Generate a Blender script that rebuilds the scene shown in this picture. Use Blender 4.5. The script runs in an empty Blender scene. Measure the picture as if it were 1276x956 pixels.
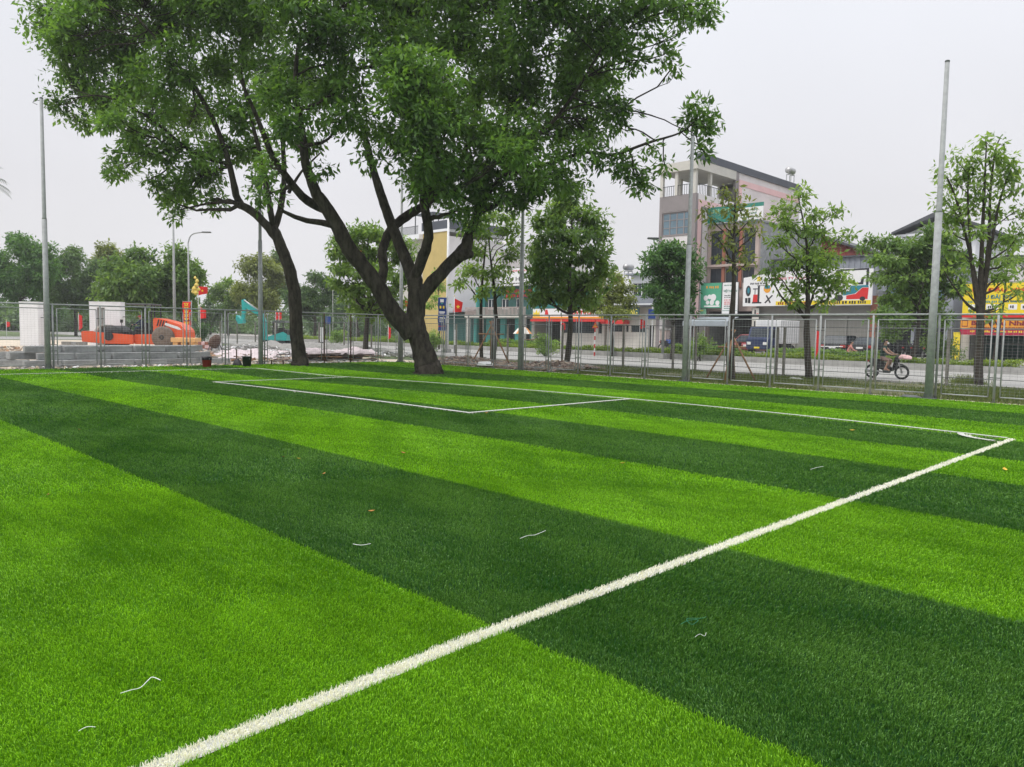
import bpy, bmesh, math, random
import numpy as np
from mathutils import Vector, Matrix
random.seed(7); RNG = np.random.default_rng(11)
C = bpy.context.scene.collection
SC = bpy.context.scene
S2 = math.sqrt(.5)
# ------------------------------------------------------------------ camera
# world: X runs along the street (to the right), Y runs across it (away), Z up; camera 1.6 m above the pitch
FPX, EYE = 945., 1.6
_p, _r = math.radians(-4.03), math.radians(1.0)
def c2w(v): return Vector((S2*(v[0]-v[1]), S2*(v[0]+v[1]), v[2]))
_F = Vector((0, math.cos(_p), math.sin(_p))); _R0 = Vector((1,0,0)); _U0 = Vector((0,-math.sin(_p),math.cos(_p)))
_R = _R0*math.cos(_r)+_U0*math.sin(_r); _U = _U0*math.cos(_r)-_R0*math.sin(_r)
cam = bpy.data.cameras.new('camera'); camo = bpy.data.objects.new('camera', cam); C.objects.link(camo)
cam.sensor_width = 36; cam.lens = FPX/1276*36; cam.clip_start = .05; cam.clip_end = 3000
R_, U_, F_ = c2w(_R), c2w(_U), c2w(_F)
camo.matrix_world = Matrix(((R_.x,U_.x,-F_.x,0),(R_.y,U_.y,-F_.y,0),(R_.z,U_.z,-F_.z,EYE),(0,0,0,1)))
SC.camera = camo
# ------------------------------------------------------------------ light
w = bpy.data.worlds.new('World'); SC.world = w; w.use_nodes = True
nt = w.node_tree; nt.nodes.clear()
N = nt.nodes.new; L = nt.links.new
out = N('ShaderNodeOutputWorld'); bg = N('ShaderNodeBackground'); bg.inputs[1].default_value = .1
sky = N('ShaderNodeTexSky'); sky.sky_type = 'NISHITA'; sky.sun_disc = False
SUN_EL, SUN_ROT = 58, 205
sky.sun_elevation = math.radians(SUN_EL); sky.sun_rotation = math.radians(SUN_ROT); sky.dust_density = 6; sky.air_density = 1.2
tc = N('ShaderNodeTexCoord'); sx = N('ShaderNodeSeparateXYZ'); L(tc.outputs['Generated'], sx.inputs[0])
rp = N('ShaderNodeValToRGB'); L(sx.outputs[2], rp.inputs[0])
e = rp.color_ramp.elements
e[0].position = 0.; e[0].color = (.65,.645,.655,1); e[1].position = .42; e[1].color = (.69,.705,.75,1)
x_ = e.new(.16); x_.color = (.62,.615,.64,1)
x_ = e.new(1.); x_.color = (1.75,1.75,1.82,1)
ns = N('ShaderNodeTexNoise'); ns.inputs['Scale'].default_value = 1.6; ns.inputs['Detail'].default_value = 3
L(tc.outputs['Generated'], ns.inputs[0])
mr = N('ShaderNodeMapRange'); mr.inputs[1].default_value = .3; mr.inputs[2].default_value = .7; mr.inputs[3].default_value = 9.3; mr.inputs[4].default_value = 10.5
L(ns.outputs[0], mr.inputs[0])
vm = N('ShaderNodeVectorMath'); vm.operation = 'SCALE'; L(rp.outputs[0], vm.inputs[0]); L(mr.outputs[0], vm.inputs['Scale'])
mx = N('ShaderNodeMixRGB'); mx.inputs[0].default_value = .06; L(vm.outputs[0], mx.inputs[1]); L(sky.outputs[0], mx.inputs[2])
L(mx.outputs[0], bg.inputs[0]); L(bg.outputs[0], out.inputs[0])
sl = bpy.data.lights.new('sun', 'SUN'); sl.energy = 1.3; sl.angle = math.radians(14); sl.color = (1, .96, .9)
so = bpy.data.objects.new('sun', sl); C.objects.link(so)
# sky rotation r: sun toward (sin r, cos r); the lamp points the other way
_s = Vector((math.sin(math.radians(SUN_ROT))*math.cos(math.radians(SUN_EL)), math.cos(math.radians(SUN_ROT))*math.cos(math.radians(SUN_EL)), math.sin(math.radians(SUN_EL))))
so.rotation_euler = _s.to_track_quat('Z', 'Y').to_euler(); so.location = (0,0,60)
SC.view_settings.view_transform = 'Standard'; SC.view_settings.look = 'None'
SC.view_settings.exposure = .44; SC.view_settings.gamma = 1; SC.view_settings.use_curve_mapping = False
SC.cycles.max_bounces = 6; SC.cycles.transparent_max_bounces = 8; SC.cycles.use_denoising = True

# ------------------------------------------------------------------ surveying helpers (photo bearing -> place in the world)
def _ray(px, py): return _F + _R*((px-638)/FPX) - _U*((py-478)/FPX)
def at3(px, py, d):                       # point at camera depth d
    r = _ray(px, py); p = r*(d/r.y); p.z += EYE; return c2w(p)
def gd(px, py, z=0):                      # point on the ground
    r = _ray(px, py); p = r*((z-EYE)/r.z); p.z = z; return c2w(p)
def at(px, d):                            # ground point under bearing px at depth d
    p = at3(px, 430, d); return Vector((p.x, p.y, 0))
def onY(px, py, Y):
    r = c2w(_ray(px, py)); t = Y/r.y; return (r.x*t, EYE+r.z*t)
def onX(px, py, X):
    r = c2w(_ray(px, py)); t = X/r.x; return (r.y*t, EYE+r.z*t)
def XY(px, Y, py=420): return onY(px, py, Y)[0]
def ZY(py, Y, px): return onY(px, py, Y)[1]

# ------------------------------------------------------------------ materials
M = {}
def mat(name, col, rough=.6, var=.12, scale=4., bump=0., metal=0., spec=.4, bscale=None, col2=None, coord='Object', detail=5, stretch=None, bdist=.02):
    m = bpy.data.materials.new(name); m.use_nodes = True; t = m.node_tree; b = t.nodes['Principled BSDF']
    b.inputs['Roughness'].default_value = rough; b.inputs['Metallic'].default_value = metal
    b.inputs['Specular IOR Level'].default_value = spec
    tc = t.nodes.new('ShaderNodeTexCoord'); n = t.nodes.new('ShaderNodeTexNoise'); n.inputs['Scale'].default_value = scale; n.inputs['Detail'].default_value = detail
    n.inputs['Roughness'].default_value = .65
    t.links.new(tc.outputs[coord], n.inputs[0])
    r = t.nodes.new('ShaderNodeValToRGB'); t.links.new(n.outputs[0], r.inputs[0])
    a = [max(0,c*(1-var)) for c in col]; z = list(col2) if col2 else [min(1,c*(1+var)) for c in col]
    r.color_ramp.elements[0].position = .32; r.color_ramp.elements[1].position = .68
    r.color_ramp.elements[0].color = (*a,1); r.color_ramp.elements[1].color = (*z,1)
    t.links.new(r.outputs[0], b.inputs['Base Color'])
    if bump:
        n2 = t.nodes.new('ShaderNodeTexNoise'); n2.inputs['Scale'].default_value = bscale or scale*5; n2.inputs['Detail'].default_value = 6
        if stretch:
            mp = t.nodes.new('ShaderNodeMapping'); mp.inputs['Scale'].default_value = (1,1,stretch); t.links.new(tc.outputs[coord], mp.inputs[0]); t.links.new(mp.outputs[0], n2.inputs[0]); t.links.new(mp.outputs[0], n.inputs[0])
        else: t.links.new(tc.outputs[coord], n2.inputs[0])
        bp = t.nodes.new('ShaderNodeBump'); bp.inputs['Strength'].default_value = min(1,bump); bp.inputs['Distance'].default_value = bdist
        t.links.new(n2.outputs[0], bp.inputs['Height']); t.links.new(bp.outputs[0], b.inputs['Normal'])
    M[name] = m; return m
def leafmat(name, lo, hi, trans=.35, rough=.45):
    m = bpy.data.materials.new(name); m.use_nodes = True; t = m.node_tree; t.nodes.clear()
    o = t.nodes.new('ShaderNodeOutputMaterial'); b = t.nodes.new('ShaderNodeBsdfPrincipled'); b.inputs['Roughness'].default_value = rough
    b.inputs['Specular IOR Level'].default_value = .35
    tr = t.nodes.new('ShaderNodeBsdfTranslucent'); ms = t.nodes.new('ShaderNodeMixShader'); ms.inputs[0].default_value = trans
    a = t.nodes.new('ShaderNodeAttribute'); a.attribute_name = 'tint'
    r = t.nodes.new('ShaderNodeValToRGB'); r.color_ramp.elements[0].color = (*lo,1); r.color_ramp.elements[1].color = (*hi,1)
    t.links.new(a.outputs['Fac'], r.inputs[0]); t.links.new(r.outputs[0], b.inputs['Base Color'])
    g = t.nodes.new('ShaderNodeMixRGB'); g.blend_type = 'MULTIPLY'; g.inputs[0].default_value = 1; g.inputs[2].default_value = (1.35,1.3,.55,1)
    t.links.new(r.outputs[0], g.inputs[1]); t.links.new(g.outputs[0], tr.inputs[0])
    t.links.new(b.outputs[0], ms.inputs[1]); t.links.new(tr.outputs[0], ms.inputs[2]); t.links.new(ms.outputs[0], o.inputs[0])
    M[name] = m; return m
mat('galv', (.33,.345,.345), .6, .16, 9, spec=.25)
mat('galv_dark', (.10,.11,.11), .55, .2, 9, metal=.2)
mat('rust_post', (.09,.055,.04), .8, .3, 8)
mat('old_post', (.20,.19,.165), .8, .25, 6)
mat('bark', (.022,.019,.014), .95, .45, 6, bump=1, bscale=16, col2=(.080,.072,.055), stretch=.35, bdist=.07, spec=.2)
mat('bark2', (.05,.042,.034), .9, .4, 9, bump=.8, bscale=30)
mat('wood', (.30,.17,.09), .8, .3, 6)
mat('rope', (.03,.03,.03), .8)
mat('asphalt', (.30,.295,.28), .85, .10, .6, bump=.3, bscale=60)
mat('asphalt2', (.27,.265,.255), .85, .10, .5, bump=.3, bscale=60)
mat('kerb', (.34,.335,.32), .8, .18, 2.5, bump=.3)
mat('concrete', (.29,.30,.30), .8, .28, 3, bump=.4)
mat('pavement', (.33,.31,.29), .85, .12, 1.5, bump=.3)
mat('soil_green', (.075,.105,.035), .95, .4, 1.4, bump=.8, bscale=18, col2=(.16,.15,.08))
mat('sand', (.50,.43,.34), .95, .22, 1.1, bump=.7, bscale=9)
mat('earth', (.33,.27,.21), .95, .3, .15, bump=.8, bscale=5)
mat('land', (.09,.13,.045), .95, .35, .05)
mat('brick_rubble', (.22,.12,.085), .95, .45, 5, col2=(.40,.33,.28))
mat('gravel', (.24,.235,.22), .95, .3, 4)
mat('tarp', (.55,.47,.48), .7, .14, 2.5, bump=.6, bscale=5)
mat('tarp_brown', (.10,.07,.055), .9, .3, 4)
mat('white_wall', (.80,.81,.83), .7, .06, 1.2)
mat('white_paint', (.72,.72,.72), .5, .05, 3)
mat('cream', (.56,.54,.49), .75, .08, .8)
mat('pink_wall', (.70,.665,.66), .8, .12, .35)
mat('pink_trim', (.74,.50,.50), .7, .06, 1)
mat('taupe', (.25,.225,.225), .75, .1, .6)
mat('navy_fascia', (.075,.085,.105), .6, .1, 1)
mat('brown_stone', (.42,.34,.31), .7, .12, 1.2)
mat('terracotta', (.30,.115,.075), .6, .15, 2)
mat('glass', (.03,.04,.05), .22, .3, .5, spec=.35)
mat('glass_blue', (.12,.19,.24), .12, .25, .5, spec=.8)
mat('frame_dark', (.05,.06,.065), .5)
mat('shop_dark', (.045,.047,.048), .7, .4, 1.5)  # back walls behind openings; the dimness indoors is put into this colour
mat('corrug', (.27,.29,.33), .6, .12, 1.)
mat('shutter', (.24,.235,.215), .6, .08, 1.5)
mat('red_wall', (.33,.085,.07), .8, .2, 1)
mat('roof_dark', (.085,.09,.10), .7, .2, 1)
mat('yellow_wall', (.52,.40,.15), .8, .08, .8)
mat('teal', (.07,.32,.29), .7, .1, 1)
mat('dark_green', (.03,.10,.09), .6, .2, 1)
mat('steel', (.42,.42,.42), .45, .05, 3, metal=.8)
mat('grey_awning', (.30,.34,.37), .6, .1, 2)
mat('sgn_yellow', (.80,.62,.03), .5, .03); mat('sgn_orange', (.75,.33,.03), .5, .05); mat('sgn_red', (.62,.03,.03), .5, .06)
mat('sgn_crimson', (.42,.02,.06), .5, .06); mat('sgn_white', (.78,.78,.78), .5, .03); mat('sgn_green', (.08,.36,.22), .5, .06)
mat('sgn_green_pale', (.22,.48,.30), .5, .1); mat('sgn_teal', (.03,.22,.17), .5, .06); mat('sgn_blue', (.015,.05,.22), .5, .08)
mat('ink_red', (.60,.02,.04), .5, .03); mat('ink_green', (.03,.20,.14), .5, .03); mat('ink_black', (.03,.03,.035), .5, .03)
mat('ink_teal', (.03,.22,.28), .5, .03); mat('ink_maroon', (.22,.01,.03), .5, .03); mat('ink_yellow', (.85,.70,.10), .5, .03)
mat('orange', (.72,.10,.025), .35, .08, 2, spec=.5); mat('orange_pale', (.75,.42,.16), .6, .1, 3)
mat('rubber', (.022,.022,.024), .8, .2, 5); mat('tyre_dust', (.16,.125,.10), .9, .3, 5)
mat('black', (.018,.018,.02), .5); mat('teal_machine', (.03,.40,.38), .4, .1, 2)
mat('car_black', (.02,.022,.026), .25, .2, 1, spec=.7); mat('car_navy', (.02,.035,.10), .3, .1, 1, spec=.6); mat('car_red', (.22,.02,.025), .3, .1, 1, spec=.6)
mat('lamp_red', (.35,.02,.02), .3); mat('lamp_clear', (.7,.7,.68), .2)
mat('skin', (.46,.27,.19), .6, .05); mat('shirt_green', (.03,.06,.05), .9); mat('shorts', (.30,.20,.17), .9); mat('hair', (.015,.013,.012), .6)
mat('navy_cloth', (.02,.03,.08), .9); mat('bag_pink', (.70,.45,.45), .6); mat('pink_cloth', (.45,.20,.17), .9)
mat('flag_red', (.70,.02,.02), .7, .05); mat('flag_yellow', (.85,.65,.05), .7, .03); mat('gold', (.70,.55,.12), .4, .1)
mat('parasol', (.75,.72,.66), .8, .05); mat('parasol_orange', (.70,.32,.10), .8, .05)
mat('bucket_red', (.50,.05,.03), .4); mat('bucket_black', (.02,.035,.03), .5)
mat('leaf_dry', (.35,.17,.04), .8, .4, 30); mat('leaf_yellow', (.55,.36,.04), .7, .3, 30); mat('thread', (.75,.78,.74), .6, .02); mat('thread_green', (.03,.20,.11), .6, .02)
mat('turf_light', (.055,.165,.008), .9, .22, 2.2, spec=.08, bump=1, bscale=90, col2=(.09,.24,.012))
mat('turf_dark', (.014,.055,.014), .9, .22, 2.2, spec=.08, bump=1, bscale=90, col2=(.022,.08,.018))
mat('white_base', (.55,.56,.52), .9, .2, 30, bump=1, bscale=90)
leafmat('blade_light', (.066,.200,.004), (.365,.715,.042), .35, .42)
leafmat('blade_dark', (.024,.100,.012), (.165,.350,.070), .3, .42)
leafmat('blade_white', (.78,.78,.75), (.93,.93,.92), .2, .7)
leafmat('leaf_big', (.046,.110,.028), (.215,.40,.085), .5)
leafmat('leaf_bright', (.11,.21,.045), (.34,.50,.14), .5)
leafmat('leaf_mid', (.08,.165,.045), (.27,.42,.12), .48)
leafmat('leaf_dark', (.030,.09,.030), (.13,.27,.075), .4)
leafmat('leaf_far', (.05,.11,.040), (.17,.28,.10), .34)
leafmat('leaf_brown', (.09,.125,.035), (.29,.35,.11), .44)
leafmat('leaf_hedge', (.08,.16,.015), (.34,.46,.05), .3)
leafmat('leaf_verge', (.05,.10,.02), (.20,.24,.08), .3)
leafmat('leaf_palm', (.02,.04,.02), (.07,.11,.05), .2)

# ------------------------------------------------------------------ object helpers
def tag(o, label=None, cat=None, group=None, kind=None):
    if label: o['label'] = label
    if cat: o['category'] = cat
    if group: o['group'] = group
    if kind: o['kind'] = kind
    return o
def empty(name, loc=(0,0,0), rz=0, label=None, cat=None, group=None):
    o = bpy.data.objects.new(name, None); o.empty_display_size = .2; C.objects.link(o); o.location = loc; o.rotation_euler = (0,0,rz)
    return tag(o, label, cat, group)
def copy_tree(o, parent=None):
    c = o.copy(); C.objects.link(c); c.parent = parent
    if parent is None and 'label' in c: del c['label']
    for ch in [x for x in o.children]: copy_tree(ch, c)
    return c
class MB:
    def __init__(s): s.v = []; s.f = []; s.m = []; s.mats = []
    def mi(s, m):
        m = M[m]
        if m not in s.mats: s.mats.append(m)
        return s.mats.index(m)
    def add(s, vs, fs, m):
        n = len(s.v); s.v += [tuple(v) for v in vs]; k = s.mi(m)
        for f in fs: s.f.append(tuple(i+n for i in f)); s.m.append(k)
        return s
    def box(s, x0, x1, y0, y1, z0, z1, m, T=None):
        vs = [Vector((x,y,z)) for z in (z0,z1) for y in (y0,y1) for x in (x0,x1)]
        if T: vs = [T @ v for v in vs]
        return s.add(vs, [(0,2,3,1),(4,5,7,6),(0,1,5,4),(2,6,7,3),(0,4,6,2),(1,3,7,5)], m)
    def bbox(s, x0, x1, y0, y1, z0, z1, m, b=.02, T=None):        # bevelled box
        bm = bmesh.new(); bmesh.ops.create_cube(bm, size=1)
        for v in bm.verts: v.co = Vector(((x0+x1)/2+v.co.x*(x1-x0), (y0+y1)/2+v.co.y*(y1-y0), (z0+z1)/2+v.co.z*(z1-z0)))
        bmesh.ops.bevel(bm, geom=bm.edges[:], offset=b, segments=2, affect='EDGES', profile=.5)
        return s.bm(bm, m, T)
    def bm(s, bm, m, T=None):
        bm.verts.index_update()
        s.add([(T @ v.co if T else v.co.copy()) for v in bm.verts], [[v.index for v in f.verts] for f in bm.faces], m); bm.free(); return s
    def tube(s, pts, rad, m, n=8, cap=True):
        pts = [Vector(p) for p in pts]; k = len(pts)
        if not hasattr(rad, '__len__'): rad = [rad]*k
        vs = []; prev = None
        for i, p in enumerate(pts):
            d = (pts[min(i+1,k-1)]-pts[max(i-1,0)])
            if d.length < 1e-9: d = Vector((0,0,1))
            d.normalize()
            a = prev if prev else (Vector((1,0,0)) if abs(d.x) < .8 else Vector((0,1,0)))
            a = (a-d*a.dot(d)).normalized(); b = d.cross(a); prev = a
            for j in range(n):
                t = 2*math.pi*j/n; vs.append(p+(a*math.cos(t)+b*math.sin(t))*rad[i])
        fs = [(i*n+j, i*n+(j+1)%n, (i+1)*n+(j+1)%n, (i+1)*n+j) for i in range(k-1) for j in range(n)]
        if cap: fs += [tuple(range(n-1,-1,-1)), tuple(range((k-1)*n, k*n))]
        return s.add(vs, fs, m)
    def lathe(s, prof, m, n=16, T=None):       # prof (r,z)
        vs = []; k = len(prof)
        for r, z in prof:
            for j in range(n):
                v = Vector((r*math.cos(2*math.pi*j/n), r*math.sin(2*math.pi*j/n), z)); vs.append(T @ v if T else v)
        fs = [(i*n+j, i*n+(j+1)%n, (i+1)*n+(j+1)%n, (i+1)*n+j) for i in range(k-1) for j in range(n)]
        fs += [tuple(range(n-1,-1,-1)), tuple(range((k-1)*n, k*n))]
        return s.add(vs, fs, m)
    def prism(s, poly, y0, y1, m, T=None, b=0):     # polygon in xz extruded along y
        bm = bmesh.new(); a = [bm.verts.new((x,y0,z)) for x, z in poly]; c = [bm.verts.new((x,y1,z)) for x, z in poly]; k = len(poly)
        bm.faces.new(a); bm.faces.new(c[::-1])
        for i in range(k): bm.faces.new((a[i], c[i], c[(i+1)%k], a[(i+1)%k]))
        bmesh.ops.recalc_face_normals(bm, faces=bm.faces[:])
        if b: bmesh.ops.bevel(bm, geom=bm.edges[:], offset=b, segments=2, affect='EDGES')
        return s.bm(bm, m, T)
    def build(s, name, parent=None, smooth=False, loc=None):
        me = bpy.data.meshes.new(name); me.from_pydata([tuple(v) for v in s.v], [], s.f)
        for m in s.mats: me.materials.append(m)
        me.polygons.foreach_set('material_index', s.m)
        if smooth: me.polygons.foreach_set('use_smooth', [True]*len(s.f))
        me.update(); o = bpy.data.objects.new(name, me); C.objects.link(o)
        if parent: o.parent = parent
        if loc: o.location = loc
        return o
def facade(mb, x0, x1, z0, z1, y, t, holes, m):   # wall facing -Y with real openings
    xs = sorted({x0,x1,*[min(max(h[0],x0),x1) for h in holes],*[min(max(h[1],x0),x1) for h in holes]}); zs = sorted({z0,z1,*[h[2] for h in holes],*[h[3] for h in holes]})
    for i in range(len(xs)-1):
        run = None
        for j in range(len(zs)-1):
            cx, cz = (xs[i]+xs[i+1])/2, (zs[j]+zs[j+1])/2
            inside = any(h[0]<cx<h[1] and h[2]<cz<h[3] for h in holes)
            if not inside: run = (run[0] if run else zs[j], zs[j+1])
            if (inside or j == len(zs)-2) and run: mb.box(xs[i], xs[i+1], y, y+t, run[0], run[1], m); run = None
def window(par, x0, x1, z0, z1, y, nx=2, nz=1, glass='glass', frame='frame_dark', fw=.06):
    a = MB()
    a.box(x0,x1,y+.06,y+.13,z0,z0+fw,frame); a.box(x0,x1,y+.06,y+.13,z1-fw,z1,frame)
    for i in range(nx+1):
        cx = x0+fw/2+(x1-x0-fw)*i/nx; a.box(cx-fw/2,cx+fw/2,y+.062,y+.128,z0+fw,z1-fw,frame)
    for j in range(1,nz):
        cz = z0+(z1-z0)*j/nz; a.box(x0+fw,x1-fw,y+.064,y+.126,cz-fw/3,cz+fw/3,frame)
    f = a.build('window', par); MB().box(x0+.01,x1-.01,y+.09,y+.10,z0+.01,z1-.01,glass).build('pane', f); return f
_txt = {}
def text(s, cx, z, y, h, m, parent, width=None, axis='Y', name='lettering', bold=.0, align='CENTER'):
    key = (s, bold)
    cu = bpy.data.curves.new('t', 'FONT'); cu.body = s; cu.size = 1; cu.extrude = .02; cu.offset = bold; cu.align_x = 'CENTER'; cu.resolution_u = 2
    o = bpy.data.objects.new('t', cu); C.objects.link(o); dg = bpy.context.evaluated_depsgraph_get(); dg.update()
    me = bpy.data.meshes.new_from_object(o.evaluated_get(dg)); bpy.data.objects.remove(o); bpy.data.curves.remove(cu)
    co = np.empty(len(me.vertices)*3); me.vertices.foreach_get('co', co); co = co.reshape(-1,3)
    if len(co) == 0: return None
    w_ = co[:,0].max()-co[:,0].min(); hh = co[:,1].max()-co[:,1].min()
    sy = h/hh; sx_ = (width/w_) if width else sy
    x = (co[:,0]-(co[:,0].max()+co[:,0].min())/2)*sx_; zz = (co[:,1]-(co[:,1].max()+co[:,1].min())/2)*sy; dd = co[:,2]
    if axis == 'Y': n = np.stack([cx+x, y-dd*.5-.012, z+zz], 1)
    else: n = np.stack([y+dd*.5+.012, cx+x, z+zz], 1)
    me.vertices.foreach_set('co', n.ravel()); me.materials.clear(); me.materials.append(M[m]); me.update()
    o = bpy.data.objects.new(name, me); C.objects.link(o); o.parent = parent; return o
def quads(name, V, tint, m, parent=None, k=4):
    """V (n,k,3) independent faces with a float tint each"""
    n = len(V); me = bpy.data.meshes.new(name); me.vertices.add(n*k); me.vertices.foreach_set('co', V.astype(np.float32).ravel())
    me.loops.add(n*k); me.loops.foreach_set('vertex_index', np.arange(n*k, dtype=np.int32)); me.polygons.add(n)
    me.polygons.foreach_set('loop_start', np.arange(0,n*k,k,dtype=np.int32))
    me.update(calc_edges=True)
    at_ = me.attributes.new('tint','FLOAT','FACE'); at_.data.foreach_set('value', np.clip(tint,0,1).astype(np.float32))
    me.materials.append(M[m]); o = bpy.data.objects.new(name, me); C.objects.link(o)
    if parent: o.parent = parent
    return o

# ------------------------------------------------------------------ ground
def sheet(name, x0, x1, y0, y1, z, m, sub=1):
    b = MB(); b.add([(x0,y0,z),(x1,y0,z),(x1,y1,z),(x0,y1,z)], [(0,1,2,3)], m); return tag(b.build(name), kind='structure')
sheet('ground', -1500, 1500, -1200, 1800, -.03, 'land')
sheet('construction_ground', -78, -29.3, -30, 23.5, -.016, 'sand')
sheet('grass_verge', -29.3, 60, 21.5, 28.35, -.012, 'soil_green')
ROAD0, ROAD1 = 28.6, 40.2
sheet('road', -400, 300, ROAD0, ROAD1, -.008, 'asphalt')
sheet('far_road', -400, 300, 42.2, 50.2, -.006, 'asphalt2')
sheet('site_road', -95, -80, -300, 28, -.006, 'asphalt2')
b = MB(); b.box(-400,300,28.35,28.6,-.02,.06,'kerb'); tag(b.build('kerb'), kind='structure')
b = MB(); b.box(-400,300,40.2,40.45,-.02,.30,'kerb'); b.box(-400,300,41.95,42.2,-.02,.30,'kerb'); tag(b.build('median_kerb'), kind='structure')
b = MB(); b.box(-400,300,40.45,41.95,-.02,.24,'soil_green'); tag(b.build('median'), kind='structure')
b = MB(); b.box(-400,300,50.2,62,-.02,.12,'pavement'); tag(b.build('pavement'), kind='structure')

# ------------------------------------------------------------------ pitch
def bend(u, v):
    k = .000055*np.minimum(v,14.6)**2*np.clip((21.2-v)/6.,0,1)
    return v-k*np.minimum((u-10)**2, 130)*np.where(v>0,1,0)
EDGES = [-14,-11.6,-9.2,-6.8,-4.4,-2.0,.3,2.78,5.12,7.62,10.05,12.1,14.45,16.8,19.2,21.65]
b = MB(); us = np.arange(-14, 29.61, .6)
for i in range(len(EDGES)-1):
    for j in range(len(us)-1):
        q = []
        for (uu, vv) in ((us[j],EDGES[i]),(us[j+1],EDGES[i]),(us[j+1],EDGES[i+1]),(us[j],EDGES[i+1])):
            q.append((-uu, float(bend(uu, vv)), 0.))
        b.add(q, [(0,3,2,1)], 'turf_light' if i%2 == 0 else 'turf_dark')
pitch = tag(b.build('pitch'), kind='structure')
EA = np.array(EDGES)
def stripe(u, v):
    v0 = v.copy()
    for _ in range(3): v0 = v0+(v-bend(u, v0))
    return (np.searchsorted(EA, v0)-1) % 2, v0
LW = .049
def line_mask(u, v, v0):
    w = np.zeros(len(u), bool)
    w |= (np.abs(u-2.83+.05*np.clip(2.6-v,0,9))<LW) & (v0<14.72)
    w |= (np.abs(v0-14.68)<LW) & (u>2.8) & (u<26.6)
    w |= (np.abs(v0-9.55)<LW) & (u>10.62) & (u<20.7)
    w |= (np.abs(u-10.68)<LW) & (v0>9.5) & (v0<14.7)
    w |= (np.abs(u-20.65)<LW) & (v0>9.5) & (v0<14.7)
    w |= (np.abs(u-26.6)<LW) & (v0>2) & (v0<14.7)
    r = np.hypot(u-2.83, v0-14.68); w |= (np.abs(r-.62)<.045) & (u>2.83) & (v0<14.68)
    return w
def strip(name, pts, wd=LW):
    b = MB(); P_ = [Vector((-u, float(bend(u, v)), .004)) for u, v in pts]; vs = []
    for i, p in enumerate(P_):
        d = (P_[min(i+1,len(P_)-1)]-P_[max(i-1,0)]).normalized(); n = Vector((-d.y,d.x,0)); vs += [p-n*wd, p+n*wd]
    b.add(vs, [(2*i,2*i+2,2*i+3,2*i+1) for i in range(len(P_)-1)], 'white_base'); return b
def lin(a, c, n): return [(a[0]+(c[0]-a[0])*i/n, a[1]+(c[1]-a[1])*i/n) for i in range(n+1)]
pl = MB()
for z_, pts in enumerate(([(2.83-.05*max(0,2.6-v_),v_) for v_ in np.linspace(-6,14.72,40)], lin((2.9,14.68),(26.55,14.68),40), lin((10.73,9.55),(20.6,9.55),16), lin((10.68,9.5),(10.68,14.6),8),
            lin((20.65,9.5),(20.65,14.6),8), lin((26.6,2),(26.6,14.7),10), [(2.95+.62*math.cos(a),14.68-.62*math.sin(a)) for a in np.linspace(.15,math.pi/2,9)])):
    s_ = strip('', pts); pl.add([(v[0],v[1],.004 if z_ == 0 else .027+.0004*z_) for v in s_.v], s_.f, 'white_base')
tag(pl.build('pitch_lines'), kind='structure')
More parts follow.
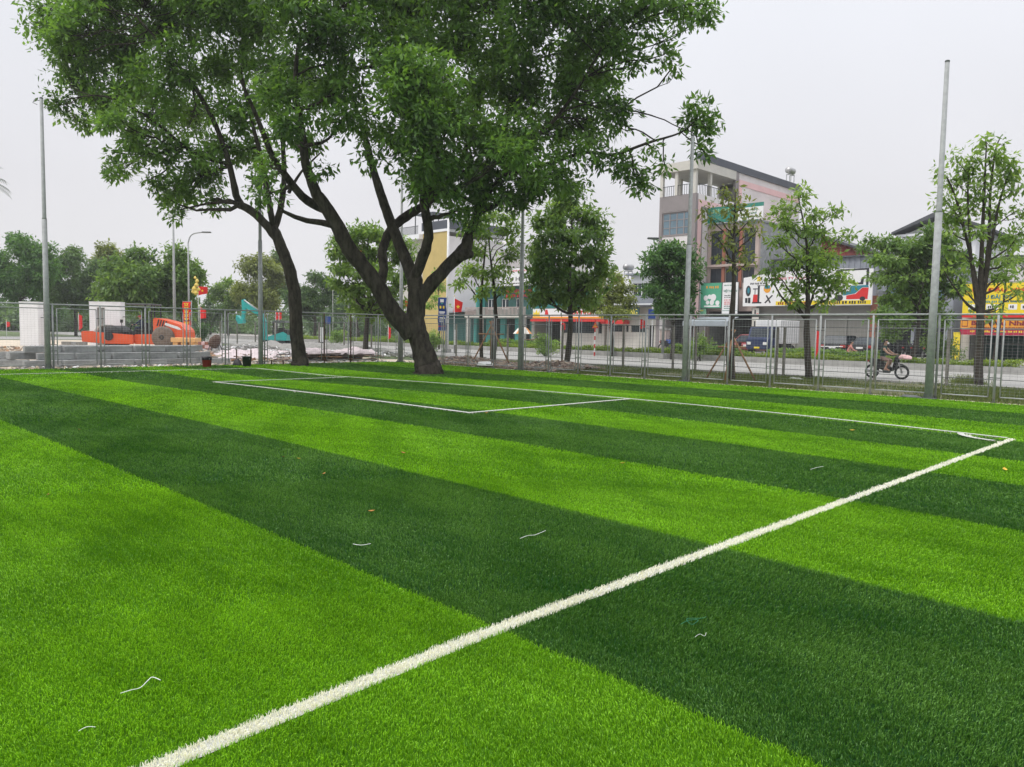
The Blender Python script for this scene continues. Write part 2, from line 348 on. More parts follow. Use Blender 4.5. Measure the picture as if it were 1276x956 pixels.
# blades: real tufts of artificial grass, thinning with distance
def blades():
    out = []
    ang = math.radians(36)
    for (d0, d1, dens, wmin, h) in ((1.2,2.2,9000,.0030,.025),(2.2,4.5,17000,.0021,.025),(4.5,8,8500,.0030,.025),(8,14,3000,.0055,.026),(14,24,1100,.010,.027),(24,36,320,.018,.029)):
      for (aa0, aa1, kd, kw) in ((-ang,ang,1.,1.),(ang,ang+.55,.42,1.7),(-ang-.55,-ang,.42,1.7)):
        A = (aa1-aa0)/2*(d1*d1-d0*d0); n = int(A*dens*kd)
        r = np.sqrt(RNG.uniform(d0*d0, d1*d1, n)); t = RNG.uniform(aa0, aa1, n)
        x = r*np.sin(t); y = r*np.cos(t); X = S2*(x-y); Y = S2*(x+y)
        k = (X>-29.5)&(Y<21.5)&(X<13.9); X = X[k]; Y = Y[k]; n = len(X)
        # rows of tufts
        out.append((X, Y, np.full(n, wmin*kw), np.full(n, h)))
    X = np.concatenate([o[0] for o in out]); Y = np.concatenate([o[1] for o in out]); Wd = np.concatenate([o[2] for o in out]); H = np.concatenate([o[3] for o in out])
    n = len(X); H = H*RNG.uniform(.7,1.25,n); az = RNG.uniform(0,2*np.pi,n)
    lean = RNG.uniform(.05,.6,n)
    # brushed direction: patches of common lean
    px_ = np.sin(X*1.7+np.sin(Y*.9)*1.3)+np.sin(Y*2.3+X*.6); 
    lx = np.cos(az)*lean+.16+.12*px_; ly = np.sin(az)*lean-.1
    wa = RNG.uniform(0,2*np.pi,n); wx = np.cos(wa)*Wd; wy = np.sin(wa)*Wd
    Z0 = np.zeros(n)
    a = np.stack([X-wx,Y-wy,Z0],1); c = np.stack([X+wx,Y+wy,Z0],1)
    mx_ = X+lx*H*.35; my_ = Y+ly*H*.35; mz = H*.62
    p = np.stack([mx_+wx*.8,my_+wy*.8,mz],1); q = np.stack([mx_-wx*.8,my_-wy*.8,mz],1)
    tz = H*np.clip(1.05-.35*lean,0.5,1)
    tp = np.stack([X+lx*H+wx*.25,Y+ly*H+wy*.25,tz],1); tq = np.stack([X+lx*H-wx*.25,Y+ly*H-wy*.25,tz],1)
    u = -X+RNG.normal(0,.003,n); v = Y+RNG.normal(0,.009,n)
    st, v0 = stripe(u, v); wh = line_mask(u, v, v0)
    patch = np.full(n,.46)  # streaks and mottled patches: sheen of the pile put into the blade tint
    rr = np.random.default_rng(31)
    for fr, am in ((.35,.035),(.8,.04),(1.7,.045),(3.3,.045),(6.5,.04)):
        for k in range(4):
            an_ = rr.uniform(0,6.28); fx_, fy_ = fr*math.cos(an_)*.45, fr*math.sin(an_); patch += am*np.sin(X*fx_*2+Y*fy_*2+rr.uniform(0,6.28)+1.2*np.sin(X*fy_+Y*fx_))
    row = .05*np.sin(Y*2*np.pi/.19+np.sin(X*.7)*.8)
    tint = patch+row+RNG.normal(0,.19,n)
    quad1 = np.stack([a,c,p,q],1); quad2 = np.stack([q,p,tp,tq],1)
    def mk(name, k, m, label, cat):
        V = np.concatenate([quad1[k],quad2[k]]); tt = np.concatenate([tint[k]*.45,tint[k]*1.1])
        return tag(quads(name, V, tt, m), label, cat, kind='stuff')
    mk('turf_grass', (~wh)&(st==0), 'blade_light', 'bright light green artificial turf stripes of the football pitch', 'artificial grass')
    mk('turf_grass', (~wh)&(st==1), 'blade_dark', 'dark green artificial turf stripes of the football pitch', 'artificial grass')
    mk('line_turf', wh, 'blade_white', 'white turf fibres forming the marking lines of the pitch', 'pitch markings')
blades()

# ------------------------------------------------------------------ foliage
def leaves_at(pts, n_per, spread, size, rng, droop=.35, aspect=.42):
    """leaf sprays: every point gets n_per leaves radiating out and drooping"""
    pts = np.repeat(pts, n_per, axis=0); n = len(pts)
    d = rng.normal(size=(n,3)); d /= np.linalg.norm(d,axis=1)[:,None]
    base = pts+d*(spread*rng.uniform(.05,1,n)**.6)[:,None]
    ld = d*.8+rng.normal(size=(n,3))*.45; ld[:,2] -= droop; ld /= np.linalg.norm(ld,axis=1)[:,None]
    sd = np.cross(ld, rng.normal(size=(n,3))); up = np.array([0,0,1.])
    sd2 = np.cross(ld, up); sd = sd*.5+sd2*1.0; sd /= (np.linalg.norm(sd,axis=1)[:,None]+1e-9)
    L_ = size*rng.uniform(.5,1.3,n)[:,None]; W_ = L_*aspect*.5
    nrm = np.cross(ld, sd)
    v0 = base; v1 = base+ld*L_*.45+sd*W_+nrm*W_*.25; v2 = base+ld*L_; v3 = base+ld*L_*.45-sd*W_+nrm*W_*.25
    return np.stack([v0,v1,v2,v3],1)
def blob_points(c, r, n, rng):
    d = rng.normal(size=(n,3)); d /= np.linalg.norm(d,axis=1)[:,None]
    rr = rng.uniform(0,1,n)**(1/2.2)
    d *= rr[:,None]*np.array(r)[None,:]
    if n > 10:
        k = max(4, n//9); sc = rng.normal(size=(k,3)); sc /= np.linalg.norm(sc,axis=1)[:,None]; sc *= (rng.uniform(.3,1.08,k)[:,None])*np.array(r)[None,:]
        g = sc[rng.integers(0,k,n)]+rng.normal(size=(n,3))*np.array([.19,.19,.10])*np.array(r)[None,:]
        d = np.where((rng.uniform(0,1,n)<.72)[:,None], g, d)
    # lumpy
    d *= (1+.22*np.sin(d[:,:1]*3.1/max(r)*2+rng.uniform(0,6))+.18*np.sin(d[:,1:2]*4/max(r)*2+rng.uniform(0,6)))
    return np.array(c)[None,:]+d
def smooth_path(P_, k=4):
    P_ = [Vector(p) for p in P_]; o = []
    for i in range(len(P_)-1):
        p0, p1, p2, p3 = P_[max(i-1,0)], P_[i], P_[i+1], P_[min(i+2,len(P_)-1)]
        for j in range(k):
            t = j/k; o.append(.5*((2*p1)+(p2-p0)*t+(2*p0-5*p1+4*p2-p3)*t*t+(3*p1-p0-3*p2+p3)*t**3))
    o.append(P_[-1]); return o
def limb(tb, a, c, r0, r1, rng, m, n=5, sag=.12, sides=5):
    a, c = Vector(a), Vector(c); L_ = (c-a).length; P_ = []
    off = Vector(rng.normal(size=3))*L_*.08
    for i in range(n+1):
        t = i/n; p = a.lerp(c,t)+off*math.sin(math.pi*t)+Vector((0,0,-sag*L_*math.sin(math.pi*t)))
        if 0 < i < n: p += Vector(rng.normal(size=3))*L_*.02
        P_.append(p)
    tb.tube(P_, [r0+(r1-r0)*i/n for i in range(n+1)], m, sides, cap=False)
    return P_
def make_tree(name, label, cat, base, stems, blobs, leafmat_, leafsize, clusters=30, per=10, spread=.3, group=None, bark='bark2', seed=1, twigs=.5, droop=.35, tintbias=0, thin=.035, steep=.0):
    """stems: list of (points, radii); blobs: list of (centre, radii)"""
    rng = np.random.default_rng(seed)
    t = empty(name, base, 0, label, cat, group); B0 = Vector(base)
    tb = MB(); nodes = []
    for pts, rad in stems:
        sp = smooth_path(pts, 4); rr = np.interp(np.linspace(0,1,len(sp)), np.linspace(0,1,len(rad)), rad)
        sp = [p+Vector(rng.normal(size=3))*float(r)*.05 if 0<i<len(sp)-1 else p for i,(p,r) in enumerate(zip(sp,rr))]
        tb.tube([p-B0 for p in sp], [float(x)*(1+.03*rng.normal()) for x in rr], bark, 12 if rad[0]>.12 else 7)
        nodes += [(p, float(r)) for p, r in list(zip(sp, rr))[len(sp)//3:]]
    NP = np.array([list(p) for p,_ in nodes]); allV = []; allT = []
    for (c, r) in blobs:
        c = Vector(c); vol = (r[0]*r[1]*r[2])**(1/3)
        nc = max(4, int(clusters*vol**2)); pts = blob_points(c, r, nc, rng)
        # limb: from the closest stem node that is lower than the blob
        hd_ = np.hypot(NP[:,0]-c.x,NP[:,1]-c.y); dd = np.linalg.norm(NP-np.array(c), axis=1)+np.abs((c.z-NP[:,2])-hd_*steep)*1.3
        i = int(dd.argmin()); st, sr = nodes[i]
        r0 = min(sr*.6, thin*2.2+.012*(c-st).length); 
        pth = limb(tb, st-B0, c-B0, r0, thin*.5, rng, bark, 6, .03, 6)
        ntw = int(nc*twigs)
        if ntw:
            for q in pts[:ntw]:
                a_ = pth[rng.integers(3, len(pth))]
                limb(tb, a_, Vector(q)-B0, thin*.35, .006, rng, bark, 3, .02, 3)
        V = leaves_at(pts, per, spread, leafsize, rng, droop)
        hf = (V[:,0,2]-(c.z-r[2]))/(2*r[2]+1e-6)
        bt = rng.normal(0,.13)
        cl = np.repeat(rng.normal(0,.13,nc), per)
        allV.append(V); allT.append(.42+bt+cl+rng.normal(0,.14,len(V))+tintbias)
    tb.build('trunk', t, smooth=True)
    V = np.concatenate(allV)-np.array(B0)[None,None,:]
    quads('crown', V, np.concatenate(allT), leafmat_, t)
    return t
def px_blob(px, py, rx, ry, d, dd=0., flat=1.):
    c = at3(px, py, d+dd); k = (d+dd)/FPX; return (c, (rx*k, (rx*k)*.9*flat, ry*k))

# --- the two big trees on the pitch
rng = np.random.default_rng(3)
DM, DL = 26.84, 30.79
def PP(l, d, dz=0): return [at3(x, y, d+(dz*i/(len(l)-1) if len(l)>1 else 0)) for i,(x,y) in enumerate(l)]
base = gd(535,466)
bs = Vector((base.x, base.y, -.1))
main_stems = [
 ([bs]+PP([(534,461),(531,450),(526,432),(519,410),(517,391),(520,368),(516,345)],DM), [.60,.50,.43,.38,.36,.34,.31,.26]),
 (PP([(513,420),(503,404),(488,388),(473,361),(455,335),(435,310),(421,283),(405,257),(392,236),(381,205),(376,160),(368,110),(372,50)],DM,-1.5), [.30,.33,.30,.28,.27,.26,.24,.22,.18,.15,.11,.08,.05]),
 (PP([(408,262),(383,250),(358,222),(338,192),(322,150),(300,100)],DM,-3), [.18,.15,.12,.10,.07,.04]),
 (PP([(518,355),(508,330),(495,298),(484,270),(474,240),(462,200),(452,160),(436,110),(440,60)],DM,2), [.24,.22,.20,.18,.16,.13,.10,.07,.05]),
 (PP([(472,362),(478,335),(477,312),(486,288),(506,270),(527,257),(552,236),(575,200),(590,150),(600,90)],DM,3), [.17,.16,.16,.17,.17,.15,.12,.10,.08,.05]),
 (PP([(514,352),(525,325),(534,296),(531,268),(528,246),(533,210),(540,160),(545,100)],DM,-2), [.20,.19,.17,.15,.13,.10,.08,.05]),
 (PP([(519,378),(534,358),(556,334),(578,313),(584,296),(592,273),(600,245),(612,205),(628,160),(645,110),(660,60)],DM,1), [.26,.24,.23,.24,.19,.16,.15,.12,.10,.07,.05]),
 (PP([(570,322),(580,316),(587,318)],DM,.3), [.2,.2,.13]),
 (PP([(612,205),(650,185),(690,150),(720,110),(750,60)],DM,-1), [.10,.08,.07,.05,.03]),
 (PP([(628,215),(660,208),(688,203),(729,190),(764,193),(805,179),(849,165),(866,150)],DM,-1.5), [.10,.08,.07,.06,.055,.045,.03,.015]),
 (PP([(420,75),(445,85),(462,84),(490,96)],DM,0), [.05,.06,.05,.03]),
]
mb_ = [(360,-10,60,45),(440,0,60,45),(520,5,70,45),(600,0,70,50),(680,10,70,45),(750,25,50,40),(800,10,45,30),(852,6,34,22),(880,14,14,14),(400,40,50,35),(480,55,45,30),(560,50,55,35),(640,60,60,40),(715,60,45,35),
 (770,58,26,20),(795,75,16,14),(828,68,18,16),(838,84,8,8),(375,90,42,38),(425,75,30,30),(500,95,45,35),(545,100,42,35),(515,140,42,35),(560,150,38,35),(610,110,45,35),(660,115,50,38),(705,105,42,34),(745,110,30,26),(765,128,20,18),(745,92,18,16),
 (490,180,36,26),(535,195,46,30),(590,175,40,35),(640,165,45,32),(690,160,42,30),(740,150,34,22),(775,155,16,14),(775,135,20,14),(640,205,40,28),(680,215,36,22),(600,222,34,28),(555,235,38,22),(625,245,40,22),(655,235,30,20),(590,262,26,18),(530,222,30,18),(572,262,16,9),
 (720,185,28,12),(790,215,20,20),(775,205,18,14),(800,232,10,10),(745,195,20,10),(710,225,24,16),(872,140,16,13),(862,155,14,10),(884,160,12,12),(870,178,12,12),(886,150,12,10),(878,190,7,6),(854,150,10,8),(812,183,6,6),(828,205,6,4),
 (360,150,34,28),(395,130,36,28),(425,150,28,24),(345,120,34,28),(430,110,30,25),(380,180,22,18),(405,215,12,10),(340,205,14,22),(325,238,12,20),(460,150,22,22),
 (470,-40,90,40),(600,-45,90,40),(720,-30,80,35),(360,-50,80,40),(540,-95,120,50),(660,-90,110,45)]
blobs = []
for (x,y,rx,ry) in mb_:
    dd = rng.uniform(-3.2,3.6) if (y<170 and rx>25) else rng.uniform(-1.2,1.2)
    if x>760 or ry<=12: dd = -1.2
    if y>170 and rx>24: dd = rng.uniform(-2.,.5)
    blobs.append(px_blob(x,y,rx,ry,DM,dd))
for (x,y,rx,ry) in ((505,85,34,20),(530,105,34,22),(495,125,30,20),(530,145,34,22),(515,175,30,20),(545,195,32,20),(530,220,26,16),(548,236,24,11),(488,75,26,14),(555,165,26,20),(640,185,30,20),(580,212,22,14),(655,212,22,14),(335,215,12,16),(342,245,8,12)): blobs.append(px_blob(x,y,rx,ry,DM,-3.6 if y<200 else -2.4))
make_tree('large_tree','biggest tree, thick forked trunk rising from the turf with spreading dark green crown','tree',(base.x,base.y,0),main_stems,blobs,'leaf_big',.24,clusters=76,per=16,spread=.34,bark='bark',seed=5,group='old trees left standing on the pitch',twigs=.30,thin=.045,steep=.3)
base = gd(375,456); bs = Vector((base.x,base.y,-.1))
left_stems = [
 ([bs]+PP([(374,451),(373,442),(369,405),(367,364),(359,332),(348,303),(339,283)],DL), [.40,.32,.29,.26,.25,.24,.22,.2]),
 (PP([(346,298),(331,280),(315,264),(298,255)],DL,-.5), [.19,.17,.16,.15]),
 (PP([(302,258),(294,243),(286,205),(268,155),(240,105),(205,60),(170,20)],DL,-2), [.15,.14,.11,.09,.07,.05,.03]),
 (PP([(341,288),(349,262),(354,225),(352,175),(345,120),(340,60)],DL,1.5), [.15,.13,.11,.09,.06,.04]),
 (PP([(340,280),(334,245),(325,195),(312,145),(300,85)],DL,-1), [.13,.11,.09,.06,.04]),
 (PP([(368,348),(356,329),(352,331)],DL), [.08,.06,.03]),
 (PP([(360,240),(375,215),(400,190)],DL,1), [.08,.05,.03]),
 (PP([(286,205),(240,190),(190,150),(130,120),(80,125)],DL,-2), [.09,.07,.05,.035,.015])]
lb_ = [(62,12,30,28),(100,30,42,34),(140,15,45,35),(80,70,20,15),(105,70,36,28),(150,60,46,34),(200,25,55,40),(260,15,55,40),(320,25,50,40),(70,40,25,25),(95,105,32,24),(78,128,18,12),(100,150,20,10),(125,125,34,26),(150,150,26,18),
 (165,105,44,32),(215,85,45,36),(270,80,48,38),(325,85,40,34),(190,145,40,30),(240,140,42,32),(295,140,40,30),(170,185,26,20),(155,210,22,14),(188,222,16,12),(205,190,34,24),(250,190,34,24),(225,235,30,26),(222,262,12,10),(205,245,12,12),(265,250,14,16),(290,185,24,18),(262,222,22,18),
 (310,190,22,18),(320,225,12,14),(140,190,10,9),(180,-30,80,35),(280,-35,80,35),(230,-75,110,40),(110,-15,50,25)]
blobs = []
for (x,y,rx,ry) in lb_:
    dd = rng.uniform(-3.,3.) if (y<170 and rx>25) else rng.uniform(-1.2,.6)
    blobs.append(px_blob(x,y,rx,ry,DL,dd))
make_tree('large_tree','slimmer leaning tree on the turf left of the forked trunk, crown reaching far left','tree',(base.x,base.y,0),left_stems,blobs,'leaf_big',.24,clusters=76,per=16,spread=.34,bark='bark',seed=8,group='old trees left standing on the pitch',twigs=.30,tintbias=.05,thin=.04)

DENS = 4.0
def street_tree(name, label, bpx, d, bl, leafm, trunk_r=.10, size=.2, clusters=30, per=10, seed=1, split=None, group='young trees along the street', twigs=.5, spread=.24, lean=0, tb=0, topf=.1, extra=None, droop=.5, trunk_top=None):
    b0 = at(bpx, d); r_ = np.random.default_rng(seed); blobs = []
    for (x,y,rx,ry) in bl: blobs.append(px_blob(x,y,rx,ry,d,r_.uniform(-1,1)*rx*d/FPX*.8))
    ty = min(y for (_,y,_,_) in bl); tx = [x for (x,y,_,_) in bl if y==ty][0]
    top = at3(trunk_top[0] if trunk_top else tx, (trunk_top[1] if trunk_top else ty), d)
    P_ = [Vector((b0.x,b0.y,-.05))]
    for t in (.25,.5,.75,1): P_.append(Vector((b0.x,b0.y,0)).lerp(top,t)+Vector((r_.normal()*.07,r_.normal()*.07,0)))
    stems = [(P_, [trunk_r*1.2,trunk_r*.9,trunk_r*.6,trunk_r*.35,trunk_r*.12])]
    clusters = clusters*(2.3 if d<30 else 2.3 if d<60 else 2.0)
    for (pts, rr) in (extra or []): stems.append(([at3(x,y,d) for x,y in pts], rr))
    return make_tree(name, label, 'tree', (b0.x,b0.y,0), stems, blobs, leafm, size*1.15, clusters, per, spread, group, 'bark2', seed, twigs, droop, tb, thin=.022, steep=1.1)
street_tree('street_tree','tall bushy dark tree beside the fourth tall pole, dense conical crown',706,34.9,
 [(712,248,22,14),(690,275,28,18),(728,272,26,18),(705,300,38,18),(745,290,14,12),(675,310,22,14),(735,318,28,18),(690,335,34,18),(720,350,36,16),(670,345,20,14),(748,340,16,14),(695,368,34,14),(725,375,26,10),(672,372,18,10),(700,262,20,12)],'leaf_mid',.13,.24,52,11,21,tb=.0)
street_tree('street_tree','young tree with leafy drooping crown seen right of the large forked trunk',614,36,
 [(612,270,28,14),(590,290,20,12),(630,290,20,14),(600,312,26,12),(632,318,18,12),(585,335,22,10),(615,340,24,12),(578,350,12,8),(600,362,18,9),(628,360,14,10),(640,300,12,10)],'leaf_bright',.12,.22,36,9,22,tb=-.05, extra=[([(600,448),(599,400),(601,350),(606,300)],[.1,.08,.06,.03])])
street_tree('street_tree','slim sparse street tree propped by wooden stakes',912,26.2,
 [(918,240,12,8),(905,255,16,9),(928,262,14,9),(890,272,14,8),(915,278,20,8),(940,270,10,6),(885,290,12,6),(905,300,18,8),(935,292,12,7),(925,312,14,6),(898,318,12,6),(918,330,12,6),(935,325,8,5),(900,240,12,7),(880,262,12,8),(945,285,10,8),(912,262,20,9)],'leaf_brown',.13,.18,27,9,23,tb=.2,group='young trees along the street',topf=.2)
street_tree('street_tree','green young tree standing before the forklift billboard',1010,28,
 [(1000,240,14,8),(985,260,18,10),(1015,268,16,9),(1045,262,12,7),(990,285,22,10),(1020,292,20,9),(1052,292,14,7),(968,300,16,9),(1000,312,24,9),(1035,318,20,9),(985,332,22,9),(1015,342,24,10),(1045,340,14,8),(970,345,14,7),(1000,358,24,9),(1030,362,18,8),(990,374,16,6),(1022,378,14,5),(975,275,14,9),(1010,325,26,10),(1040,352,18,8),(955,338,12,7)],'leaf_bright',.12,.19,50,10,24,tb=-.05)
street_tree('street_tree','tall many-stemmed airy tree near the yellow signs at right',1222,25.3,
 [(1248,180,8,9),(1235,200,22,10),(1215,198,14,9),(1190,196,10,8),(1172,215,12,8),(1258,205,12,9),(1190,225,20,10),(1225,228,24,10),(1262,235,16,12),(1175,248,14,9),(1205,258,22,9),(1240,262,22,10),(1270,262,12,12),(1185,282,18,9),(1215,290,20,9),(1250,298,20,10),(1180,312,14,9),(1205,325,14,8),(1262,325,16,10),(1245,345,14,8),(1175,335,12,8),(1245,385,10,6),(1200,360,10,7),(1225,178,14,10),(1262,205,14,12),(1250,218,18,12),(1205,210,18,12),(1272,290,12,14),(1232,245,20,10),(1190,270,20,10),(1255,345,14,10),(1270,365,12,12)],'leaf_bright',.13,.18,46,9,25,tb=.0,
 extra=[([(1221,400),(1216,350),(1205,300),(1192,250),(1180,220)],[.09,.06,.05,.035,.015]),([(1222,405),(1228,350),(1236,300),(1246,250),(1258,215)],[.09,.07,.05,.035,.015]),([(1220,395),(1212,340),(1208,290),(1206,240),(1208,200)],[.07,.05,.04,.03,.015]),([(1225,360),(1232,300),(1234,240),(1240,190),(1247,170)],[.07,.05,.04,.03,.012])])
street_tree('street_tree','dark green layered tree left of the tall narrow house',838,46,
 [(835,308,28,8),(815,318,18,7),(855,320,18,7),(835,330,34,9),(810,336,14,6),(862,338,16,8),(835,350,30,9),(820,362,22,7),(852,362,22,8),(838,376,26,8),(830,388,18,5),(856,386,16,6)],'leaf_dark',.12,.26,60,10,26,tb=0)
street_tree('street_tree','small olive green tree in front of the restaurant signs',762,50,
 [(762,345,16,8),(748,358,16,9),(776,360,14,9),(760,372,24,10),(785,378,12,9),(742,380,12,9),(765,388,22,8)],'leaf_brown',.1,.24,56,10,27,tb=.1)
street_tree('street_tree','wide leafy tree half hidden by the rightmost tall pole',1135,42,
 [(1095,302,20,7),(1120,308,24,9),(1150,312,24,12),(1175,300,20,12),(1185,325,20,14),(1100,322,20,8),(1130,328,26,11),(1160,340,28,13),(1110,345,24,10),(1140,355,28,12),(1185,355,18,12),(1120,372,28,11),(1155,378,28,11),(1105,392,22,9),(1140,398,26,10),(1170,400,20,9),(1160,292,14,8),(1110,415,16,8)],'leaf_mid',.13,.25,60,11,28,tb=-.05)
street_tree('street_tree','small thin tree leaning before the yellow billboard at far right',1238,38,
 [(1262,300,18,10),(1255,318,20,9),(1275,330,14,10),(1250,335,12,7),(1235,395,12,6),(1215,385,10,6)],'leaf_mid',.08,.2,36,9,29,tb=.05,trunk_top=(1262,300))
street_tree('street_tree','bright green broad tree behind the left limb of the forked tree',455,46,
 [(460,288,24,9),(435,298,24,10),(485,300,24,10),(420,315,16,8),(455,318,30,12),(500,320,18,12),(425,335,18,9),(465,340,36,12),(505,348,18,14),(440,360,26,12),(480,368,30,14),(418,352,12,7),(455,385,28,12),(495,390,24,12)],'leaf_bright',.15,.26,62,10,30,tb=-.1)
street_tree('street_tree','small slender tree beside the blue banner',547,60,[(547,358,10,12),(540,372,10,10),(552,384,9,8),(546,345,8,8)],'leaf_bright',.07,.22,50,8,31,group='young trees along the street')
def auto(cx,cy,rx,ry,n,seed):
    r_ = np.random.default_rng(seed); o = []
    for i in range(n):
        a = r_.uniform(0,6.28); q = r_.uniform(0,1)**.5; o.append((cx+math.cos(a)*q*rx*.75, cy+math.sin(a)*q*ry*.8, rx*r_.uniform(.28,.42), ry*r_.uniform(.22,.36)))
    o.append((cx,cy-ry*.8,rx*.3,ry*.2)); return o
for i,(lab,bx,d,cx,cy,rx,ry,n,lm,tb_) in enumerate([
 ('dense dark tree at the far left edge, tallest of the far row',28,85,22,338,46,48,16,'leaf_dark',.1),
 ('mid green tree just right of the leftmost tall pole',95,90,90,350,40,40,14,'leaf_far',.05),
 ('airy tree above the white gate wall, trunks showing',140,92,138,345,28,42,11,'leaf_brown',.1),
 ('broad dark green tree behind the orange road roller',178,66,175,352,50,44,18,'leaf_mid',-.12),
 ('dark green tree behind the curved street lamp',228,68,225,352,40,44,15,'leaf_mid',-.1),
 ('small yellowish green tree between the lamp and the excavator arm',285,100,284,368,24,20,9,'leaf_bright',-.2),
 ('hazy olive tree behind the raised excavator arm',325,95,325,358,36,36,13,'leaf_brown',.15),
 ('tall thin pale tree behind the slimmer trunk',345,98,343,345,18,34,8,'leaf_far',.15),
 ('round dark green tree right of the slimmer trunk',392,88,392,368,36,28,14,'leaf_far',-.1),
 ('low dark tree under the bright broad tree',448,110,440,385,30,14,8,'leaf_far',-.1),
 ('low tree beyond the left gate pillar',60,110,60,385,40,16,9,'leaf_dark',.0),
 ('low tree beyond the flag banners',262,105,262,388,30,16,8,'leaf_far',-.05)]):
    r_ = np.random.default_rng(50+i)
    street_tree('distant_tree', lab, bx, d, auto(cx,cy,rx,ry,n,60+i), lm, .16, .36, 60, 9, 70+i, group='far trees behind the construction site', twigs=.12, spread=.45, tb=tb_)
# a mass of low growth closing the view between the far trees
def far_wood():
    r_ = np.random.default_rng(99); V = []; T = []
    for i in range(150):
        px = r_.uniform(-60,520); d = r_.uniform(125,150); c = at(px,d); c.z = r_.uniform(.8,3.6)
        pts = blob_points(c,(4,4,1.8),36,r_); v = leaves_at(pts,8,.9,.8,r_,.2,.5); V.append(v); T.append(np.full(len(v),r_.uniform(.1,.6))+r_.normal(0,.12,len(v)))
    return tag(quads('far_wood', np.concatenate(V), np.concatenate(T), 'leaf_far'), 'low green thicket closing the view behind the far trees', 'thicket', kind='stuff')
far_wood()
# palm fronds at the left edge
def palm():
    b0 = at(-52, 48); t = empty('palm_tree', (b0.x,b0.y,0), 0, 'palm whose frond tips show at the left edge of the sky', 'tree')
    top = at3(-38, 225, 48)-b0; tb = MB(); tb.tube([(0,0,0),tuple(top*.5+Vector((.1,0,0))),tuple(top)],[.2,.17,.14],'bark2',9); tb.build('trunk', t, True)
    r_ = np.random.default_rng(4); V = []
    for k in range(22):
        a = k*2.4; el = r_.uniform(-.5,.9); p = np.array(top); dr = np.array([math.cos(a)*math.cos(el), math.sin(a)*math.cos(el), math.sin(el)])
        for s_ in range(14):
            p2 = p+dr*.15; dr = dr+np.array([0,0,-.07]); dr /= np.linalg.norm(dr)
            sd = np.cross(dr,[0,0,1.]); sd /= np.linalg.norm(sd)+1e-6
            for sg in (-1,1):
                q = p2+sd*sg*.5*(1-s_/22)+dr*.3+np.array([0,0,-.2]); V.append([p2-dr*.02,p2+dr*.05,q+dr*.02,q])
            V.append([p-sd*.02,p+sd*.02,p2+sd*.02,p2-sd*.02]); p = p2
    quads('crown', np.array(V), r_.uniform(.2,.7,len(V)), 'leaf_palm', t)
palm()
def bush(label, px, d, wpx, ypx, seed, m='leaf_bright', group='round shrubs along the road'):
    b0 = at(px,d); rx = wpx/2*d/FPX; top = at3(px,ypx,d).z; r_ = np.random.default_rng(seed)
    bl = [(Vector((b0.x+r_.uniform(-.35,.35)*rx, b0.y+r_.uniform(-.35,.35)*rx, top*r_.uniform(.35,.68))),(rx*r_.uniform(.5,.75),rx*r_.uniform(.5,.75),top*.32)) for _ in range(8)]
    st = [([Vector((b0.x+r_.normal()*.08,b0.y+r_.normal()*.08,0)), Vector((b0.x,b0.y,top*.3)), Vector((b0.x+r_.normal()*.3,b0.y+r_.normal()*.3,top*.8))],[.03,.02,.01]) for _ in range(4)]
    return make_tree('shrub',label,'shrub',(b0.x,b0.y,0),st,bl,m,.15,120,9,.14,group,'bark2',seed,.2,0,-.05,thin=.012)
bush('leafy round shrub right behind the rightmost tall pole',1167,43,52,412,41,'leaf_mid')
bush('leafy shrub right of the fifth tall pole',872,44.5,36,414,42,'leaf_bright')
bush('round shrub between the fourth tall pole and the bushy tree',680,48,34,414,43,'leaf_bright')
bush('round shrub under the blue banner',540,52,28,412,44,'leaf_bright')
bush('round clipped shrub behind the tarpaulin',420,62,26,409,45,'leaf_bright')
bush('shrub behind the planks near the red banner',252,60,22,400,46,'leaf_dark')

def hedge(name,label,x0,x1,y0,y1,z0,z1,n,m,size,seed,group=None):
    r_ = np.random.default_rng(seed); pts = np.stack([r_.uniform(x0,x1,n),r_.uniform(y0,y1,n),z0+(z1-z0)*r_.uniform(0,1,n)**.6],1)
    pts[:,2] += .05*np.sin(pts[:,0]*1.3)+.04*np.sin(pts[:,0]*3.7)
    V = leaves_at(pts,7,.12,size,r_,-.1,.5)
    o = quads(name,V,.45+r_.normal(0,.2,len(V))+.15*np.repeat(np.sin(pts[:,0]*.6),7),m)
    return tag(o,label,'hedge',group)
hedge('hedge','low clipped yellow green hedge on the kerb side of the median',-75,-8,40.5,41.0,.24,.50,11000,'leaf_hedge',.10,51)
k_ = 0
for (xa,xb,lab) in ((-20.5,-14.5,'darker low hedge patch in front of the black cars'),(-27,-22.5,'darker low hedge patch in front of the blue truck'),(-44,-37,'darker low hedge patch in front of the cream parapet'),(-62,-50,'darker low hedge patch in front of the teal shopfront')):
    hedge('hedge',lab,xa,xb,41.2,41.8,.24,.72,1400,'leaf_mid',.15,52+k_,'dark hedge patches on the median'); k_ += 1
